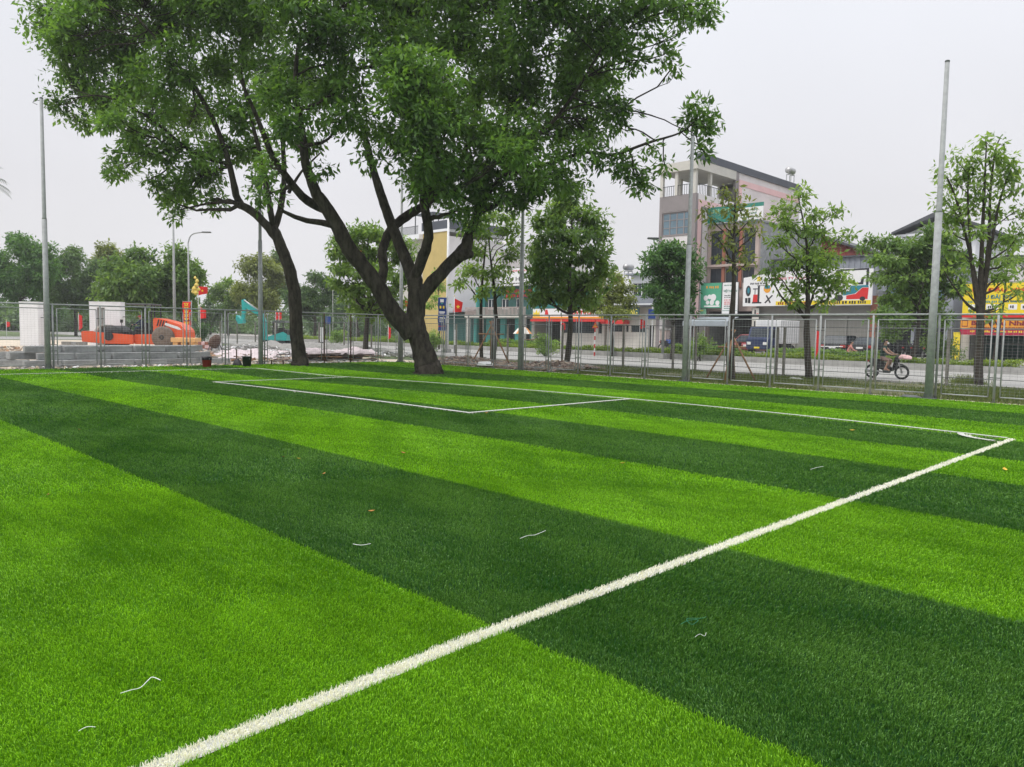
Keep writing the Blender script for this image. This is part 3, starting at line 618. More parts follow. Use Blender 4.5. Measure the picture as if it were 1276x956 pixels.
# rough grass of the verge
def verge():
    r_ = np.random.default_rng(77); n = 60000; X = r_.uniform(-29,-2,n); Y = r_.uniform(21.7,28.3,n)
    dens = (np.sin(X*.9)+np.sin(Y*1.7+X*.4)+r_.normal(0,.6,n))>-.3; keep = dens&((X>-19)|(r_.uniform(0,1,n)<.25)); X = X[keep]; Y = Y[keep]; n = len(X)
    h = r_.uniform(.03,.10,n); a = r_.uniform(0,6.28,n); wv = .012
    v0 = np.stack([X-np.cos(a)*wv,Y-np.sin(a)*wv,0*X-.012],1); v1 = np.stack([X+np.cos(a)*wv,Y+np.sin(a)*wv,0*X-.012],1)
    l = r_.normal(0,.4,(n,2))*h[:,None]; v2 = np.stack([X+l[:,0]+.004,Y+l[:,1],h],1); v3 = np.stack([X+l[:,0]-.004,Y+l[:,1],h],1)
    tag(quads('verge_grass',np.stack([v0,v1,v2,v3],1),r_.uniform(.1,.9,n),'leaf_verge'),'thin patchy grass on the strip between fence and road','grass',kind='stuff')
    b0 = at(1208,25.8); n = 500; r = r_.normal(0,.28,(n,2)); h = r_.uniform(.15,.4,n); P0 = np.stack([b0.x+r[:,0],b0.y+r[:,1],0*h-.01],1); l = r_.normal(0,.35,(n,2))*h[:,None]
    tp = P0+np.stack([l[:,0],l[:,1],h],1); wv = np.array([.008,.008,0])
    tag(quads('grass_tuft',np.stack([P0-wv,P0+wv,tp+wv*.2,tp-wv*.2],1),r_.uniform(.3,.9,n),'leaf_verge'),'tuft of tall grass at the foot of the many-stemmed tree','grass',kind='stuff')
verge()

# ------------------------------------------------------------------ poles and fences
FX, FY = -29.4, 21.85
def pole(label, X, Y, h, r, name='tall_pole', hook=False):
    t = empty(name, (X,Y,0), 0, label, 'pole', 'tall steel poles along the pitch fence')
    a = MB(); a.tube([(0,0,0),(0,0,h*.56)],[r,r*.82],'galv',14); a.tube([(0,0,h*.56),(0,0,h*.56+.06),(0,0,h)],[r*.82,r*.66,r*.52],'galv',14); a.build('shaft',t,True)
    b = MB(); b.bbox(-.17,.17,-.17,.17,0,.025,'galv_dark',.006)
    for sx in (-1,1):
        for sy in (-1,1): b.tube([(sx*.12,sy*.12,.02),(sx*.12,sy*.12,.07)],.014,'galv_dark',6)
    for k in range(4):
        c_, s_ = math.cos(k*math.pi/2+.78), math.sin(k*math.pi/2+.78); b.tube([(c_*.15,s_*.15,.02),(c_*r,s_*r,.16)],.008,'galv_dark',4)
    b.build('base_plate',t)
    MB().lathe([(r*.56,h-.01),(r*.56,h+.03),(.01,h+.05)],'galv_dark',10).build('cap',t)
    if hook: MB().tube([(0,0,h-.08),(-.16,-.16,h-.04),(-.2,-.2,h-.14),(-.1,-.1,h-.2)],.012,'galv_dark',6).build('hook',t)
    return t
pole('tall grey pole at the left end, bare hook at its top', FX, onX(60,460,FX)[0], 9.0, .095, hook=True)
pole('tall grey pole just left of the slimmer trunk', FX, onX(325,455,FX)[0], 9.0, .10)
pole('thin looking tall pole behind the fork of the biggest tree, at the fence corner', FX, FY, 9.0, .095)
pole('tall grey pole left of the bushy dark tree', XY(648,FY,463), FY, 9.0, .10)
pole('tall grey pole reaching into a tuft of leaves in front of the narrow house', XY(853,FY,475), FY, 8.0, .10)
pole('rightmost and biggest tall grey pole standing free against the sky', XY(1157,FY-.25,495), FY-.25, 8.55, .105)
H = 2.2
def mesh_panel(par, a, c, axis, fixed, z0=.14, z1=2.06, mt='galv', dx=.1, dz=.075, wm='galv'):
    def P_(s_, z): return (s_,fixed,z) if axis == 'X' else (fixed,s_,z)
    f = MB(); r = .017
    f.tube([P_(a,z0),P_(a,z1)],r,mt,6); f.tube([P_(c,z0),P_(c,z1)],r,mt,6); f.tube([P_(a,z1),P_(c,z1)],r,mt,6); f.tube([P_(a,z0),P_(c,z0)],r,mt,6)
    fr = f.build('panel_frame', par, True)
    wv = MB(); n = max(2,int((c-a)/dx))
    for i in range(1,n): s_ = a+(c-a)*i/n; wv.tube([P_(s_,z0),P_(s_,z1)],.0016,wm,3,False)
    k = int((z1-z0)/dz)
    for i in range(1,k): z = z0+(z1-z0)*i/k; wv.tube([P_(a,z),P_(c,z)],.0016,wm,3,False)
    wv.build('wire_mesh', fr); return fr
def fence(label, axis, fixed, posts, special=None, rusty=()):
    loc = (0,0,0); t = empty('mesh_fence', (fixed if axis=='Y' else posts[0], fixed if axis=='X' else posts[0],0), 0, label, 'fence')
    t.location = (0,0,0)
    def P_(s_, z, off=0): return (s_,fixed+off,z) if axis == 'X' else (fixed-off,s_,z)
    MB().tube([P_(posts[0],H),P_(posts[-1],H)],.024,'galv',8).build('top_rail',t,True)
    for i, p in enumerate(posts):
        m = 'rust_post' if i in rusty else 'galv'
        b = MB(); b.tube([P_(p,0),P_(p,H-.02)],.03,m,8); b.tube([P_(p,-.01),P_(p,.03)],.055,'galv_dark',8)
        for z in (.62,1.75): b.tube([P_(p-.13,z),P_(p+.13,z)],.012,'galv_dark',4)
        b.build('post',t,True)
        if i < len(posts)-1: mesh_panel(t, p+.13, posts[i+1]-.13, axis, fixed)
    return t
def mo(posts):  # shrink
    return posts
right_posts = [XY(p,FY,y) for p,y in ((552,454),(583,457),(615,460),(683,465),(720,467),(760,470),(803,472),(906,479),(959,482),(1019,486),(1084,491),(1238,500))]
pr = sorted(right_posts+[XY(648,FY,463)+.16, XY(853,FY,475)+.16, XY(1157,FY,495)+.16]); pr = [FX+.15]+pr; lastp = pr[-1]
while lastp < 6: lastp += 1.5; pr.append(lastp)
fence('grey wire mesh fence along the street side of the pitch, made of framed panels','X',FY,pr)
pl_ = [onX(p,456,FX)[0] for p in (126,182,233,281,404,437,471)]+[onX(60,460,FX)[0]+.17, onX(325,455,FX)[0]+.17, FY-.15]
pl_ = sorted(pl_); q = pl_[0]
while q > -4: q -= 2.4; pl_.insert(0,q)
ry = [i for i,p in enumerate(pl_) if abs(p-onX(404,456,FX)[0])<.01 or abs(p-onX(437,456,FX)[0])<.01]
fence('grey wire mesh fence between the pitch and the construction site, two posts rusty brown','Y',FX,pl_,rusty=ry)
# old fence at the road edge
def old_fence():
    Y = 28.15; t = empty('roadside_fence',(0,0,0),0,'old thin wire fence on weathered posts along the near edge of the road','fence')
    P_ = [XY(p,Y,465) for p in (500,568,632,700,776,838,866,967,976,1090,1180,1290)]; x = P_[0]
    for k in range(12): P_.insert(0, P_[0]-3.2)
    P_ += [P_[-1]+3]
    for x in P_:
        b = MB(); b.bbox(x-.045,x+.045,Y-.04,Y+.04,-.02,1.88,'old_post',.01); b.build('post',t)
    b = MB(); b.tube([(P_[0],Y-.06,1.9),(P_[-1],Y-.06,1.9)],.018,'galv_dark',6); b.tube([(P_[0],Y-.06,.28),(P_[-1],Y-.06,.28)],.012,'galv_dark',5); b.build('rail',t)
    wv = MB(); x = P_[0]
    while x < P_[-1]: wv.tube([(x,Y-.075,.28),(x,Y-.075,1.9)],.0025,'galv_dark',3,False); x += .2
    for z in np.arange(.4,1.9,.15): wv.tube([(P_[0],Y-.075,z),(P_[-1],Y-.075,z)],.0025,'galv_dark',3,False)
    tag(wv.build('wire_mesh',t)); return t
old_fence()
sheet('turf_edging', -29.25, 8, 21.62, 21.98, -.004, 'sand')
# wooden props of the slim tree
b0 = at(912,26.2)
t = empty('tree_stakes',(b0.x,b0.y,0),0,'tripod of wooden stakes propping the slim sparse tree','stakes')
for k,a in enumerate((.3,1.9,3.6,5.0)):
    p = Vector((math.cos(a)*.85,math.sin(a)*.85,-.02)); q = Vector((-math.cos(a)*.1,-math.sin(a)*.1,1.75)); MB().tube([p,q],.032,'wood',7).build('stake',t,True)
MB().tube([(-.34,-.34,1.15),(.34,.34,1.15)],.03,'wood',7).build('crossbar',t,True)
b0 = at(612,35.4)
t = empty('tree_stakes',(b0.x,b0.y,0),0,'wooden stakes leaning against the young tree near the teal shopfront','stakes')
for a in (.3,2.4,4.4):
    p = Vector((math.cos(a)*1.0,math.sin(a)*1.0,-.02)); MB().tube([p,(-math.cos(a)*.1,-math.sin(a)*.1,2.0)],.035,'wood',7).build('stake',t,True)
MB().tube([(-.45,-.4,1.4),(.45,.4,1.4)],.03,'wood',7).build('crossbar',t,True)

# ------------------------------------------------------------------ street furniture
def street_lamp(label, px, d, h, arm, r=.09, group='street lamps', adir=(S2,S2)):
    p = at(px,d); t = empty('street_lamp',(p.x,p.y,0),0,label,'street lamp',group)
    MB().tube([(0,0,0),(0,0,h-.8)],[r,r*.6],'galv',10).build('pole',t,True)
    dx, dy = adir; A = [(0,0,h-.85),(dx*.15*arm,dy*.15*arm,h-.3),(dx*.45*arm,dy*.45*arm,h-.05),(dx*arm,dy*arm,h+.05)]
    MB().tube(smooth_path(A,4),[r*.55]*13,'galv',7).build('arm',t,True)
    hd = MB(); Mx = Matrix.Translation((dx*(arm+.3),dy*(arm+.3),h+.06))@Matrix.Rotation(math.atan2(dy,dx),4,'Z')
    hd.bbox(-.35,.35,-.13,.13,-.05,.05,'galv_dark',.03,Mx); lh = hd.build('lamp_head',t); 
    m2 = MB(); m2.box(-.28,.28,-.09,.09,-.065,-.052,'lamp_clear',Mx); m2.build('lens',lh)
    MB().bbox(-.2,.2,-.2,.2,0,.3,'kerb',.02).build('footing',t); return t
street_lamp('curved street lamp rising behind the red vertical banner',236,62,9.0,1.2)
street_lamp('street lamp with a small lamp head left of the dark layered tree',826,47,7.3,-1.1)
street_lamp('distant street lamp carrying two small red flags behind the thick left limb',434,72,9,1.0)
p = at(218,60); t = empty('lamp_mast',(p.x,p.y,0),0,'straight pale mast left of the curved street lamp','pole'); MB().tube([(0,0,0),(0,0,5),(0,0,10.5)],[.13,.10,.06],'galv',10).build('shaft',t,True); MB().bbox(-.25,.25,-.25,.25,0,.25,'kerb',.02).build('footing',t)
p = at(557,52); t = empty('lamp_mast',(p.x,p.y,0),0,'white painted mast beside the blue banner, before the yellow house','pole'); MB().tube([(0,0,0),(0,0,4.5),(0,0,9.0)],[.12,.10,.07],'white_paint',10).build('shaft',t,True); MB().bbox(-.22,.22,-.22,.22,0,.25,'kerb',.02).build('footing',t)
def cam_frame(p, z=0): return Matrix.Translation((p.x,p.y,z))@Matrix.Rotation(math.pi/4,4,'Z')
def star(mb, cx, cz, r, y, m, T):
    pts = [(cx+math.sin(i*math.pi/5)*(r if i%2==0 else r*.4), cz+math.cos(i*math.pi/5)*(r if i%2==0 else r*.4)) for i in range(10)]
    mb.prism(pts, y, y+.006, m, T)
def banner(label, px0, px1, py0, py1, d, m, marks, name='banner', cat='banner'):
    s_ = d/FPX; p = at((px0+px1)/2,d); w_ = (px1-px0)*s_; z1 = at3((px0+px1)/2,py0,d).z; z0 = at3((px0+px1)/2,py1,d).z
    t = empty(name,(p.x,p.y,0),math.pi/4,label,cat)
    n = 14; vs = []; 
    for i in range(n+1):
        for j in (0,1): z = z0+(z1-z0)*i/n; vs.append((-w_/2+w_*j+.02*math.sin(i), .03*math.sin(i*.9+j), z))
    fs = [(2*i,2*i+1,2*i+3,2*i+2) for i in range(n)]
    cl = MB().add(vs,fs,m); cl.add([(x,y+.012,z) for x,y,z in vs],[f[::-1] for f in fs],m); cl.build('cloth',t)
    MB().tube([(w_/2+.05,.05,0),(w_/2+.05,.05,z1+.1)],.035,'galv',8).build('pole',t,True)
    a = MB(); a.tube([(-w_/2,.0,z1+.01),(w_/2+.05,.04,z1+.01)],.018,'galv',6); a.tube([(-w_/2,0,z0-.01),(w_/2+.05,.04,z0-.01)],.018,'galv',6); a.build('crossbar',t)
    mk = MB()
    for (u0,u1,v0,v1,mm) in marks: mk.box(-w_/2+w_*u0,-w_/2+w_*u1,-.055,-.048,z1-(z1-z0)*v1,z1-(z1-z0)*v0,mm)
    if marks: mk.build('print',t)
    return t
r_ = np.random.default_rng(5)
mk = [(.25,.7,.05,.14,'sgn_white'),(.35,.6,.16,.2,'teal'),(.2,.4,.25,.33,'flag_yellow'),(.6,.78,.25,.33,'flag_yellow')]
for k,(a,c) in enumerate(((.42,.46),(.48,.5),(.54,.555),(.6,.64),(.67,.69),(.72,.74))): mk.append((.15+.05*(k%2),.85-.08*(k%3),a,c,'sgn_white'))
mk.append((.05,.95,.86,.875,'flag_red'))
banner('blue vertical banner with white print on the white mast',545.5,555.5,371,412,50,'sgn_blue',mk)
mk = []
for k in range(6):
    z = .06+k*.155; mk += [(.2,.8,z,z+.02,'flag_yellow'),(.3,.42,z,z+.11,'flag_yellow'),(.58,.7,z+.03,z+.11,'flag_yellow'),(.25,.75,z+.09,z+.11,'flag_yellow')]
banner('red vertical banner with yellow characters beside the curved lamp',228,238,376,406,58,'flag_red',mk)
def flag(label, px, py, wpx, hpx, d, droop=.5, stars=True, polebase=None, name='flag', tilt=0):
    s_ = d/FPX; c = at3(px,py,d); p = at(px,d); t = empty(name,(p.x,p.y,0),math.pi/4,label,'flag'); W_, H_ = wpx*s_, hpx*s_
    vs = []; n = 8
    for i in range(n+1):
        for j in range(n+1):
            u, v = i/n, j/n; vs.append((u*W_+tilt*v*H_, .10*W_*math.sin(u*7+v*2)*u, c.z-H_*v*(1-.25*u)-droop*H_*u*(1-v*.2)*.7))
    fs = [(i*(n+1)+j,(i+1)*(n+1)+j,(i+1)*(n+1)+j+1,i*(n+1)+j+1) for i in range(n) for j in range(n)]
    MB().add(vs,fs,'flag_red').build('cloth',t,True)
    if stars:
        m_ = MB(); star(m_,W_*.5+tilt*H_*.4,c.z-H_*.48-droop*H_*.32,H_*.17,-.10*W_-.03,'flag_yellow',None); m_.build('star',t)
    b = MB(); b.tube([(-.02,0,0),(-.02,0,c.z+.12)],.02,'white_paint',6); b.lathe([(.02,c.z+.12),(.04,c.z+.15),(.01,c.z+.2)],'gold',8,Matrix.Translation((-.02,0,0))); b.build('pole',t,True); return t
flag('red national flag with yellow star hanging beside the blue banner',566,372,10,17,49,.4,True,tilt=-.1)
flag('red flag with a yellow star flying near the gilt ornament on the lamp',248,357,11,11,61,.05)
flag('small red flag hanging below the gilt ornament',250,383,7,14,57,.35,False)
flag('small red flag hanging over the restaurant entrance',797,397,6,13,50,.3,False)
flag('slim red flag between the green young tree and the fence post',1017,411,3,34,40,.1,False)
flag('slim red flag right of the forked trunk, low behind the fence',484,407,3,16,60,.2,False)
flag('small red flag beside the restaurant sign tree',699,402,5,10,50,.2,False)
flag('small red flag left of the biggest trunk near the thin pole',504,374,4,9,58,.2,False)
flag('tiny red flag in the foliage left of the thick limb',415,312,8,9,70,.05,False); flag('tiny red flag in the foliage right of the thick limb',444,309,8,7,70,.05,False)
flag('pair partner red pennant left, seen beyond the slimmer trunk',344,389,3,10,75,.1,False); flag('red pennant nearest the slimmer trunk beyond the site',348,389,3,10,76,.1,False)
flag('thin red flag on the far roadside between the gate pillars',99,392,4,20,75,.1,False); flag('small faded red flag left of the first gate pillar',9,401,4,7,75,.1,False)
# gilt ornament on the lamp
p = at(245,60.5); t = empty('ornament',(p.x,p.y,at3(245,366,60.5).z),math.pi/4,'yellow gilt ornament fixed high on the curved lamp','ornament')
m_ = MB()
for (x,z,r) in ((.0,.1,.22),(-.12,.4,.2),(.05,.7,.18),(.1,1.0,.15),(-.05,1.25,.12),(.22,.35,.14),(-.25,.15,.13)): m_.lathe([(r*.3,z-r),(r,z-.3*r),(r*.8,z+.4*r),(r*.1,z+r*1.2)],'gold',7,Matrix.Translation((x,0,0)))
m_.build('gilding',t); MB().tube([(-.58,.1,.3),(.1,.03,.3)],.025,'galv',6).build('bracket',t)
def marker(label, px, d, py0=405):
    p = at(px,d); t = empty('marker_post',(p.x,p.y,0),math.pi/4,label,'marker post','white roadside marker posts'); z = at3(px,py0,d).z
    MB().bbox(-.09,.09,-.05,.05,.55,z,'white_paint',.01).build('upper',t); MB().bbox(-.092,.092,-.052,.052,0,.549,'black',.01).build('base',t)
marker('white marker post with black foot left of the brown fence posts',401,52,408); marker('white marker post with black foot before the dark green gate',568,50,411)
p = at(741,50); t = empty('road_sign',(p.x,p.y,0),math.pi/4,'red and white banded post with a small triangular warning sign','road sign')
for k in range(7): MB().tube([(0,0,k*.26),(0,0,k*.26+.258)],.045,'sgn_white' if k%2 else 'sgn_red',8).build('band',t)
z_ = 7*.26
b = MB(); b.prism([(-.22,z_),(.22,z_),(0,z_+.42)],-.06,-.04,'sgn_red'); b.prism([(-.14,z_+.05),(.14,z_+.05),(0,z_+.31)],-.068,-.061,'sgn_orange'); b.tube([(0,0,z_),(0,0,z_+.55)],.03,'sgn_red',6); b.build('sign_plate',t)
p = at(409,72); t = empty('road_sign',(p.x,p.y,0),math.pi/4,'square blue road sign beyond the brown fence posts','road sign'); MB().tube([(.15,0,0),(.15,0,2.7)],.04,'galv',8).build('pole',t); MB().bbox(-.25,.25,-.07,-.04,1.9,2.6,'sgn_blue',.01).build('sign_plate',t)

# ------------------------------------------------------------------ buildings across the street
G0 = .12
def lines(mb, x0, x1, z, h, y, m, n=8, seed=1, gap=.35):      # rows of illegibly small print
    r_ = np.random.default_rng(seed); x = x0
    while x < x1:
        w_ = h*r_.uniform(.8,2.6)
        if x+w_ > x1: break
        k = max(1,int(w_/(h*.55)))
        for i in range(k): mb.box(x+i*w_/k, x+(i+.62)*w_/k, y-.012, y, z-h/2*r_.uniform(.6,1), z+h/2*r_.uniform(.6,1), m)
        x += w_+h*gap
# tall narrow house
Yt = 57.; x0, x1 = XY(821,Yt,300), XY(866,Yt,300)
Z = lambda py, px, Y=Yt: ZY(py,Y,px)
ztop = Z(199,868); zfl = Z(243,848); zop = Z(214,845); zw1 = Z(264,845); zw0 = Z(293,845); zl = Z(293,845)
Yb = onX(917,240,x1)[0]; Yend = Yt+19.5; 
t = empty('town_house',(x0,Yt,0),0,'tall narrow house with open roof terrace, grey band of windows and pinkish side wall','house'); t.location=(0,0,0)
m_ = MB()
facade(m_,x0+.3,x1-.3,G0,zw0-.05,Yt+.02,.25,[(x0+.8,x1-.8,G0+.01,G0+3.0),(x0+.8,x1-.8,zw0-6.2,zw0-4.2),(x0+.8,x1-.8,zw0-2.9,zw0-1.2)],'pink_wall')
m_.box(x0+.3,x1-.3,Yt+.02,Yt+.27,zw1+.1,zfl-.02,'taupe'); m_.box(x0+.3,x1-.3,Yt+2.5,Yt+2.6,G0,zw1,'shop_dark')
m_.build('front_wall',t)
m_ = MB(); m_.box(x0,x0+.3,Yt-.05,Yt+.3,G0,zfl,'taupe'); m_.box(x1-.42,x1,Yt-.05,Yt+.3,G0,zfl,'taupe'); m_.box(x0+.3,x1-.42,Yt-.03,Yt+.28,zw1,zw1+.1,'taupe'); m_.box(x0+.3,x1-.42,Yt-.03,Yt+.28,zw0-.06,zw0,'taupe'); m_.box(x0+.3,x1-.42,Yt-.04,Yt+.02,zw1+.1,zfl-.05,'taupe'); m_.build('grey_surround',t)
f = window(t,x0+.3,x1-.42,zw0,zw1,Yt-.02,4,3,'glass_blue','taupe',.1)
for (a,c) in ((zw0-6.2,zw0-4.2),(zw0-2.9,zw0-1.2)): window(t,x0+.8,x1-.8,a,c,Yt,3,1)
m_ = MB(); m_.box(x1-.25,x1,Yt+.3,Yend,G0,zfl,'pink_wall'); m_.box(x1-.25,x1,Yb,Yend,zfl,ztop,'pink_wall'); m_.box(x0,x0+.25,Yt+.3,Yend,G0,zfl,'pink_wall'); m_.box(x0,x1,Yend,Yend+.2,G0,ztop,'pink_wall'); m_.box(x0,x0+.25,Yb+3,Yend,zfl,ztop,'pink_wall'); m_.box(x0+.25,x1-.25,Yb+2.8,Yb+3,zfl+.2,zop,'taupe')
m_.build('side_wall',t)
m_ = MB(); w_ = .55; e_ = .04
zp = Z(247,872); 
m_.box(x1,x1+e_,Yt+.3,Yt+.3+w_,G0,zp,'pink_trim'); m_.box(x1,x1+e_,Yt+.3+w_,Yb-.2,zp-w_,zp,'pink_trim'); m_.box(x1,x1+e_,Yb+.5,Yb+.5+w_,zp-w_*2,ztop-.6,'pink_trim'); m_.box(x1,x1+e_,Yb+.5+w_,Yend,ztop-1.15,ztop-.6,'pink_trim')
m_.build('pink_trim',t)
m_ = MB(); m_.box(x1+.001,x1+.07,Yt+.3+w_,Yt+.3+w_+.15,G0,zp-w_,'taupe'); m_.box(x1+.001,x1+.07,Yt+1,Yb-.2,zp-w_-.15,zp-w_-.001,'taupe'); m_.box(x1-.2,x1+.05,Yb-.2,Yb+.4,zfl,ztop,'taupe'); m_.build('grey_trim',t)
MB().box(x0,x1-.01,Yt-.02,Yb+3,zfl-.02,zfl+.0,'taupe').build('terrace_floor',t)
m_ = MB(); m_.box(x0-.15,x1+.1,Yt-.15,Yb-.2,zop,ztop,'cream'); m_.box(x0,x1-.3,Yb-.2,Yend,zop+.3,ztop-.03,'cream'); m_.build('roof_slab',t)
m_ = MB(); m_.box(x1-.6,x1+.12,Yt+.6,Yend,ztop+.002,ztop+.65,'navy_fascia'); m_.build('roof_edge',t)
for (cx,cy) in ((x0+.12,Yt+.12),(x0+1.6,Yt+.15),(x1-.25,Yt+.15),(x1-.2,Yt+2.4),(x0+.12,Yt+3),(x0+.12,Yt+5.5)): MB().box(cx-.14,cx+.14,cy-.14,cy+.14,zfl,zop,'cream').build('column',t)
m_ = MB(); k = x0
m_.box(x0,x1-.4,Yt+.02,Yt+.06,zfl+.82,zfl+.87,'frame_dark')
while k < x1-.4: m_.box(k,k+.03,Yt+.025,Yt+.055,zfl,zfl+.82,'frame_dark'); k += .22
k = Yt+.5; m_.box(x1-.08,x1-.04,Yt+.5,Yb-.4,zfl+.82,zfl+.87,'frame_dark')
while k < Yb-.4: m_.box(x1-.075,x1-.045,k,k+.03,zfl,zfl+.82,'frame_dark'); k += .25
m_.build('railing',t)
# water tanks
def tank(label, px, py, Y, L_=1.1, r=.34):
    x, z = onY(px,py,Y); t = empty('water_tank',(x,Y,z-r),0,label,'water tank','steel water tanks on the roofs')
    T = Matrix.Translation((0,0,r+.25))@Matrix.Rotation(math.pi/2,4,'X'); MB().lathe([(.1,-L_/2-.12),(r,-L_/2),(r*1.02,-L_/4),(r,0),(r*1.02,L_/4),(r,L_/2),(.1,L_/2+.12)],'steel',18,T).build('barrel',t,True)
    b = MB()
    for yy in (-L_/3,L_/3): b.box(-r*.8,r*.8,yy-.04,yy+.04,.12,.2,'galv'); b.box(-r*.8,-r*.8+.06,yy-.03,yy+.03,-.6,.13,'galv'); b.box(r*.8-.06,r*.8,yy-.03,yy+.03,-.6,.13,'galv')
    b.build('stand',t)
tank('steel water tank on the roof behind the tall narrow house',985,216,77.5)
tank('steel water tank on the white balcony house left of the dark layered tree',783,336,66)
# brown framed house next door
Y2 = 59.; a0 = x1+.05; a1 = XY(946,Y2,300); Z2 = lambda py: ZY(py,Y2,915)
zr = Z2(279); w1a, w1b, w2a, w2b = Z2(329),Z2(286),Z2(353),Z2(334)
t = empty('town_house',(0,0,0),0,'lower house with brown stone window frames joined to the right of the tall narrow house','house')
bw = a1-a0; hs = []
for (u0,u1) in ((.07,.30),(.38,.63),(.71,.93)):
    for (za,zb) in ((w1a,w1b),(w2a,w2b)): hs.append((a0+bw*u0,a0+bw*u1,za,zb))
hs.append((a0+.3,a1-.3,G0+.01,G0+3.4))
m_ = MB(); facade(m_,a0,a1,G0,zr,Y2,.3,hs,'brown_stone'); m_.build('front_wall',t)
for h_ in hs[:-1]: window(t,*h_,Y2+.03,2,2 if h_[3]-h_[2]>2 else 1,'glass','frame_dark',.05)
m_ = MB()
for u in (.34,.67): m_.box(a0+bw*u-.14,a0+bw*u+.14,Y2-.12,Y2-.002,w2a-.4,w1b+.1,'terracotta')
m_.build('pilaster',t)
m_ = MB(); m_.box(a0,a1+.1,Y2-.3,Y2-.003,Z2(332),Z2(329),'brown_stone'); m_.build('ledge',t)
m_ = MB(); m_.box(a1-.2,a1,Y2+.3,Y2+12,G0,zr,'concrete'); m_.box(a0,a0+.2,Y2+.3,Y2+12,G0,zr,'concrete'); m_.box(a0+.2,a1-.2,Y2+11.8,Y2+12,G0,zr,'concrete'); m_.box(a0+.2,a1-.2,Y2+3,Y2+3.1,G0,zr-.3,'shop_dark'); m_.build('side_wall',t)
MB().box(a0-.0,a1+.1,Y2-.1,Y2+12,zr+.002,zr+.15,'concrete').build('roof',t)
# roof sign
s0, s1 = a0+.1, XY(951,Y2-.3,270); za, zb = zr+.17, ZY(254,Y2-.3,930)
t = empty('roof_sign',(0,0,0),0,'green and white sign board standing on the roof edge of the brown framed house','sign')
sm = s0+(s1-s0)*.55
MB().box(s0,sm,Y2-.35,Y2-.25,za,zb,'sgn_teal').build('green_board',t)
m_ = MB(); m_.box(sm+.003,s1,Y2-.35,Y2-.25,za,zb-.32,'sgn_white'); m_.box(sm+.003,s1,Y2-.35,Y2-.25,zb-.318,zb,'sgn_teal'); m_.build('white_board',t)
m_ = MB(); 
for k in range(5): lines(m_,sm+.3,s1-.3,zb-.55-k*.28,.12,Y2-.352,'ink_green',seed=k)
lines(m_,s0+.5,sm-.4,(za+zb)/2+.3,.4,Y2-.352,'sgn_green_pale',seed=9)
m_.build('print',t)
m_ = MB()
for u in (.1,.5,.9): x = s0+(s1-s0)*u; m_.tube([(x,Y2-.24,zb-.1),(x,Y2+.9,zr+.15)],.03,'galv_dark',5)
m_.build('brace',t)
# shop signs under it
Y3 = 58.2
def board(name,label,px0,px1,py0,py1,Y,m,depth=.1,cat='sign',frame=True):
    pm = (px0+px1)/2; X0, X1 = XY(px0,Y,(py0+py1)/2), XY(px1,Y,(py0+py1)/2); z0, z1 = ZY(py1,Y,pm), ZY(py0,Y,pm)
    t = empty(name,(0,0,0),0,label,cat); b = MB(); b.box(X0,X1,Y,Y+depth,z0,z1,m); b.build('panel',t)
    b = MB(); b.box(X0-.03,X0,Y-.01,Y+depth+.01,z0-.03,z1+.03,'galv_dark'); b.box(X1,X1+.03,Y-.01,Y+depth+.01,z0-.03,z1+.03,'galv_dark'); b.box(X0,X1,Y-.01,Y+depth+.01,z1,z1+.03,'galv_dark'); b.box(X0,X1,Y-.01,Y+depth+.01,z0-.03,z0,'galv_dark')
    if frame: b.build('frame',t)
    return t, X0, X1, z0, z1
t,X0,X1,z0,z1 = board('shop_sign','green sign board with white blossoms, partly behind the dark layered tree',861,899,353,384,Y3,'sgn_green')
W_ = X1-X0; Hh = z1-z0; m_ = MB()
for (u,v,r) in ((.50,.40,.13),(.62,.45,.11),(.74,.42,.17),(.70,.22,.13),(.88,.2,.12),(.56,.22,.1)):
    m_.prism([(X0+W_*u+math.cos(k*.5236)*W_*r*.55, z0+Hh*v+math.sin(k*.5236)*W_*r*.6) for k in range(12)],Y3-.012-u*.004,Y3-.001,'sgn_white')
m_.box(X0+W_*.45,X0+W_*.95,Y3-.01,Y3-.001,z0+Hh*.04,z0+Hh*.10,'sgn_white'); m_.build('blossom_print',t)
m_ = MB(); lines(m_,X0+W_*.5,X0+W_*.93,z0+Hh*.83,.25,Y3-.001,'sgn_orange',seed=3); m_.build('print',t)
t,X0,X1,z0,z1 = board('shop_sign','small pale green sign board below the green one',861,880,385,392,Y3+.05,'sgn_green_pale'); m_ = MB(); lines(m_,X0+.2,X1-.2,(z0+z1)/2+.1,.14,Y3+.049,'sgn_yellow',seed=4); lines(m_,X0+.2,X1-.2,(z0+z1)/2-.13,.14,Y3+.049,'sgn_green',seed=5); m_.build('print',t)
t,X0,X1,z0,z1 = board('shop_sign','white sign board with green heading and rows of small print',900,919.5,352,391,Y3-.06,'sgn_white')
y_ = Y3-.061; cx = (X0+X1)/2; W_ = X1-X0; Hh = z1-z0
text('VIỆT NHIÊN',cx,z1-Hh*.27,y_,Hh*.11,'ink_green',t,W_*.86)
m_ = MB(); lines(m_,X0+.15,X1-.15,z1-Hh*.09,.10,y_,'ink_green',seed=6)
for k,(v,c) in enumerate(((.42,'ink_black'),(.48,'ink_black'),(.56,'ink_red'),(.63,'ink_red'),(.69,'ink_red'),(.76,'ink_black'),(.83,'ink_green'))): lines(m_,X0+.2,X1-.25,z1-Hh*v,.10,y_,c,seed=10+k)
m_.box(X0+.05,X1-.05,y_-.01,y_,z0+Hh*.09,z0+Hh*.105,'ink_green'); m_.build('print',t)
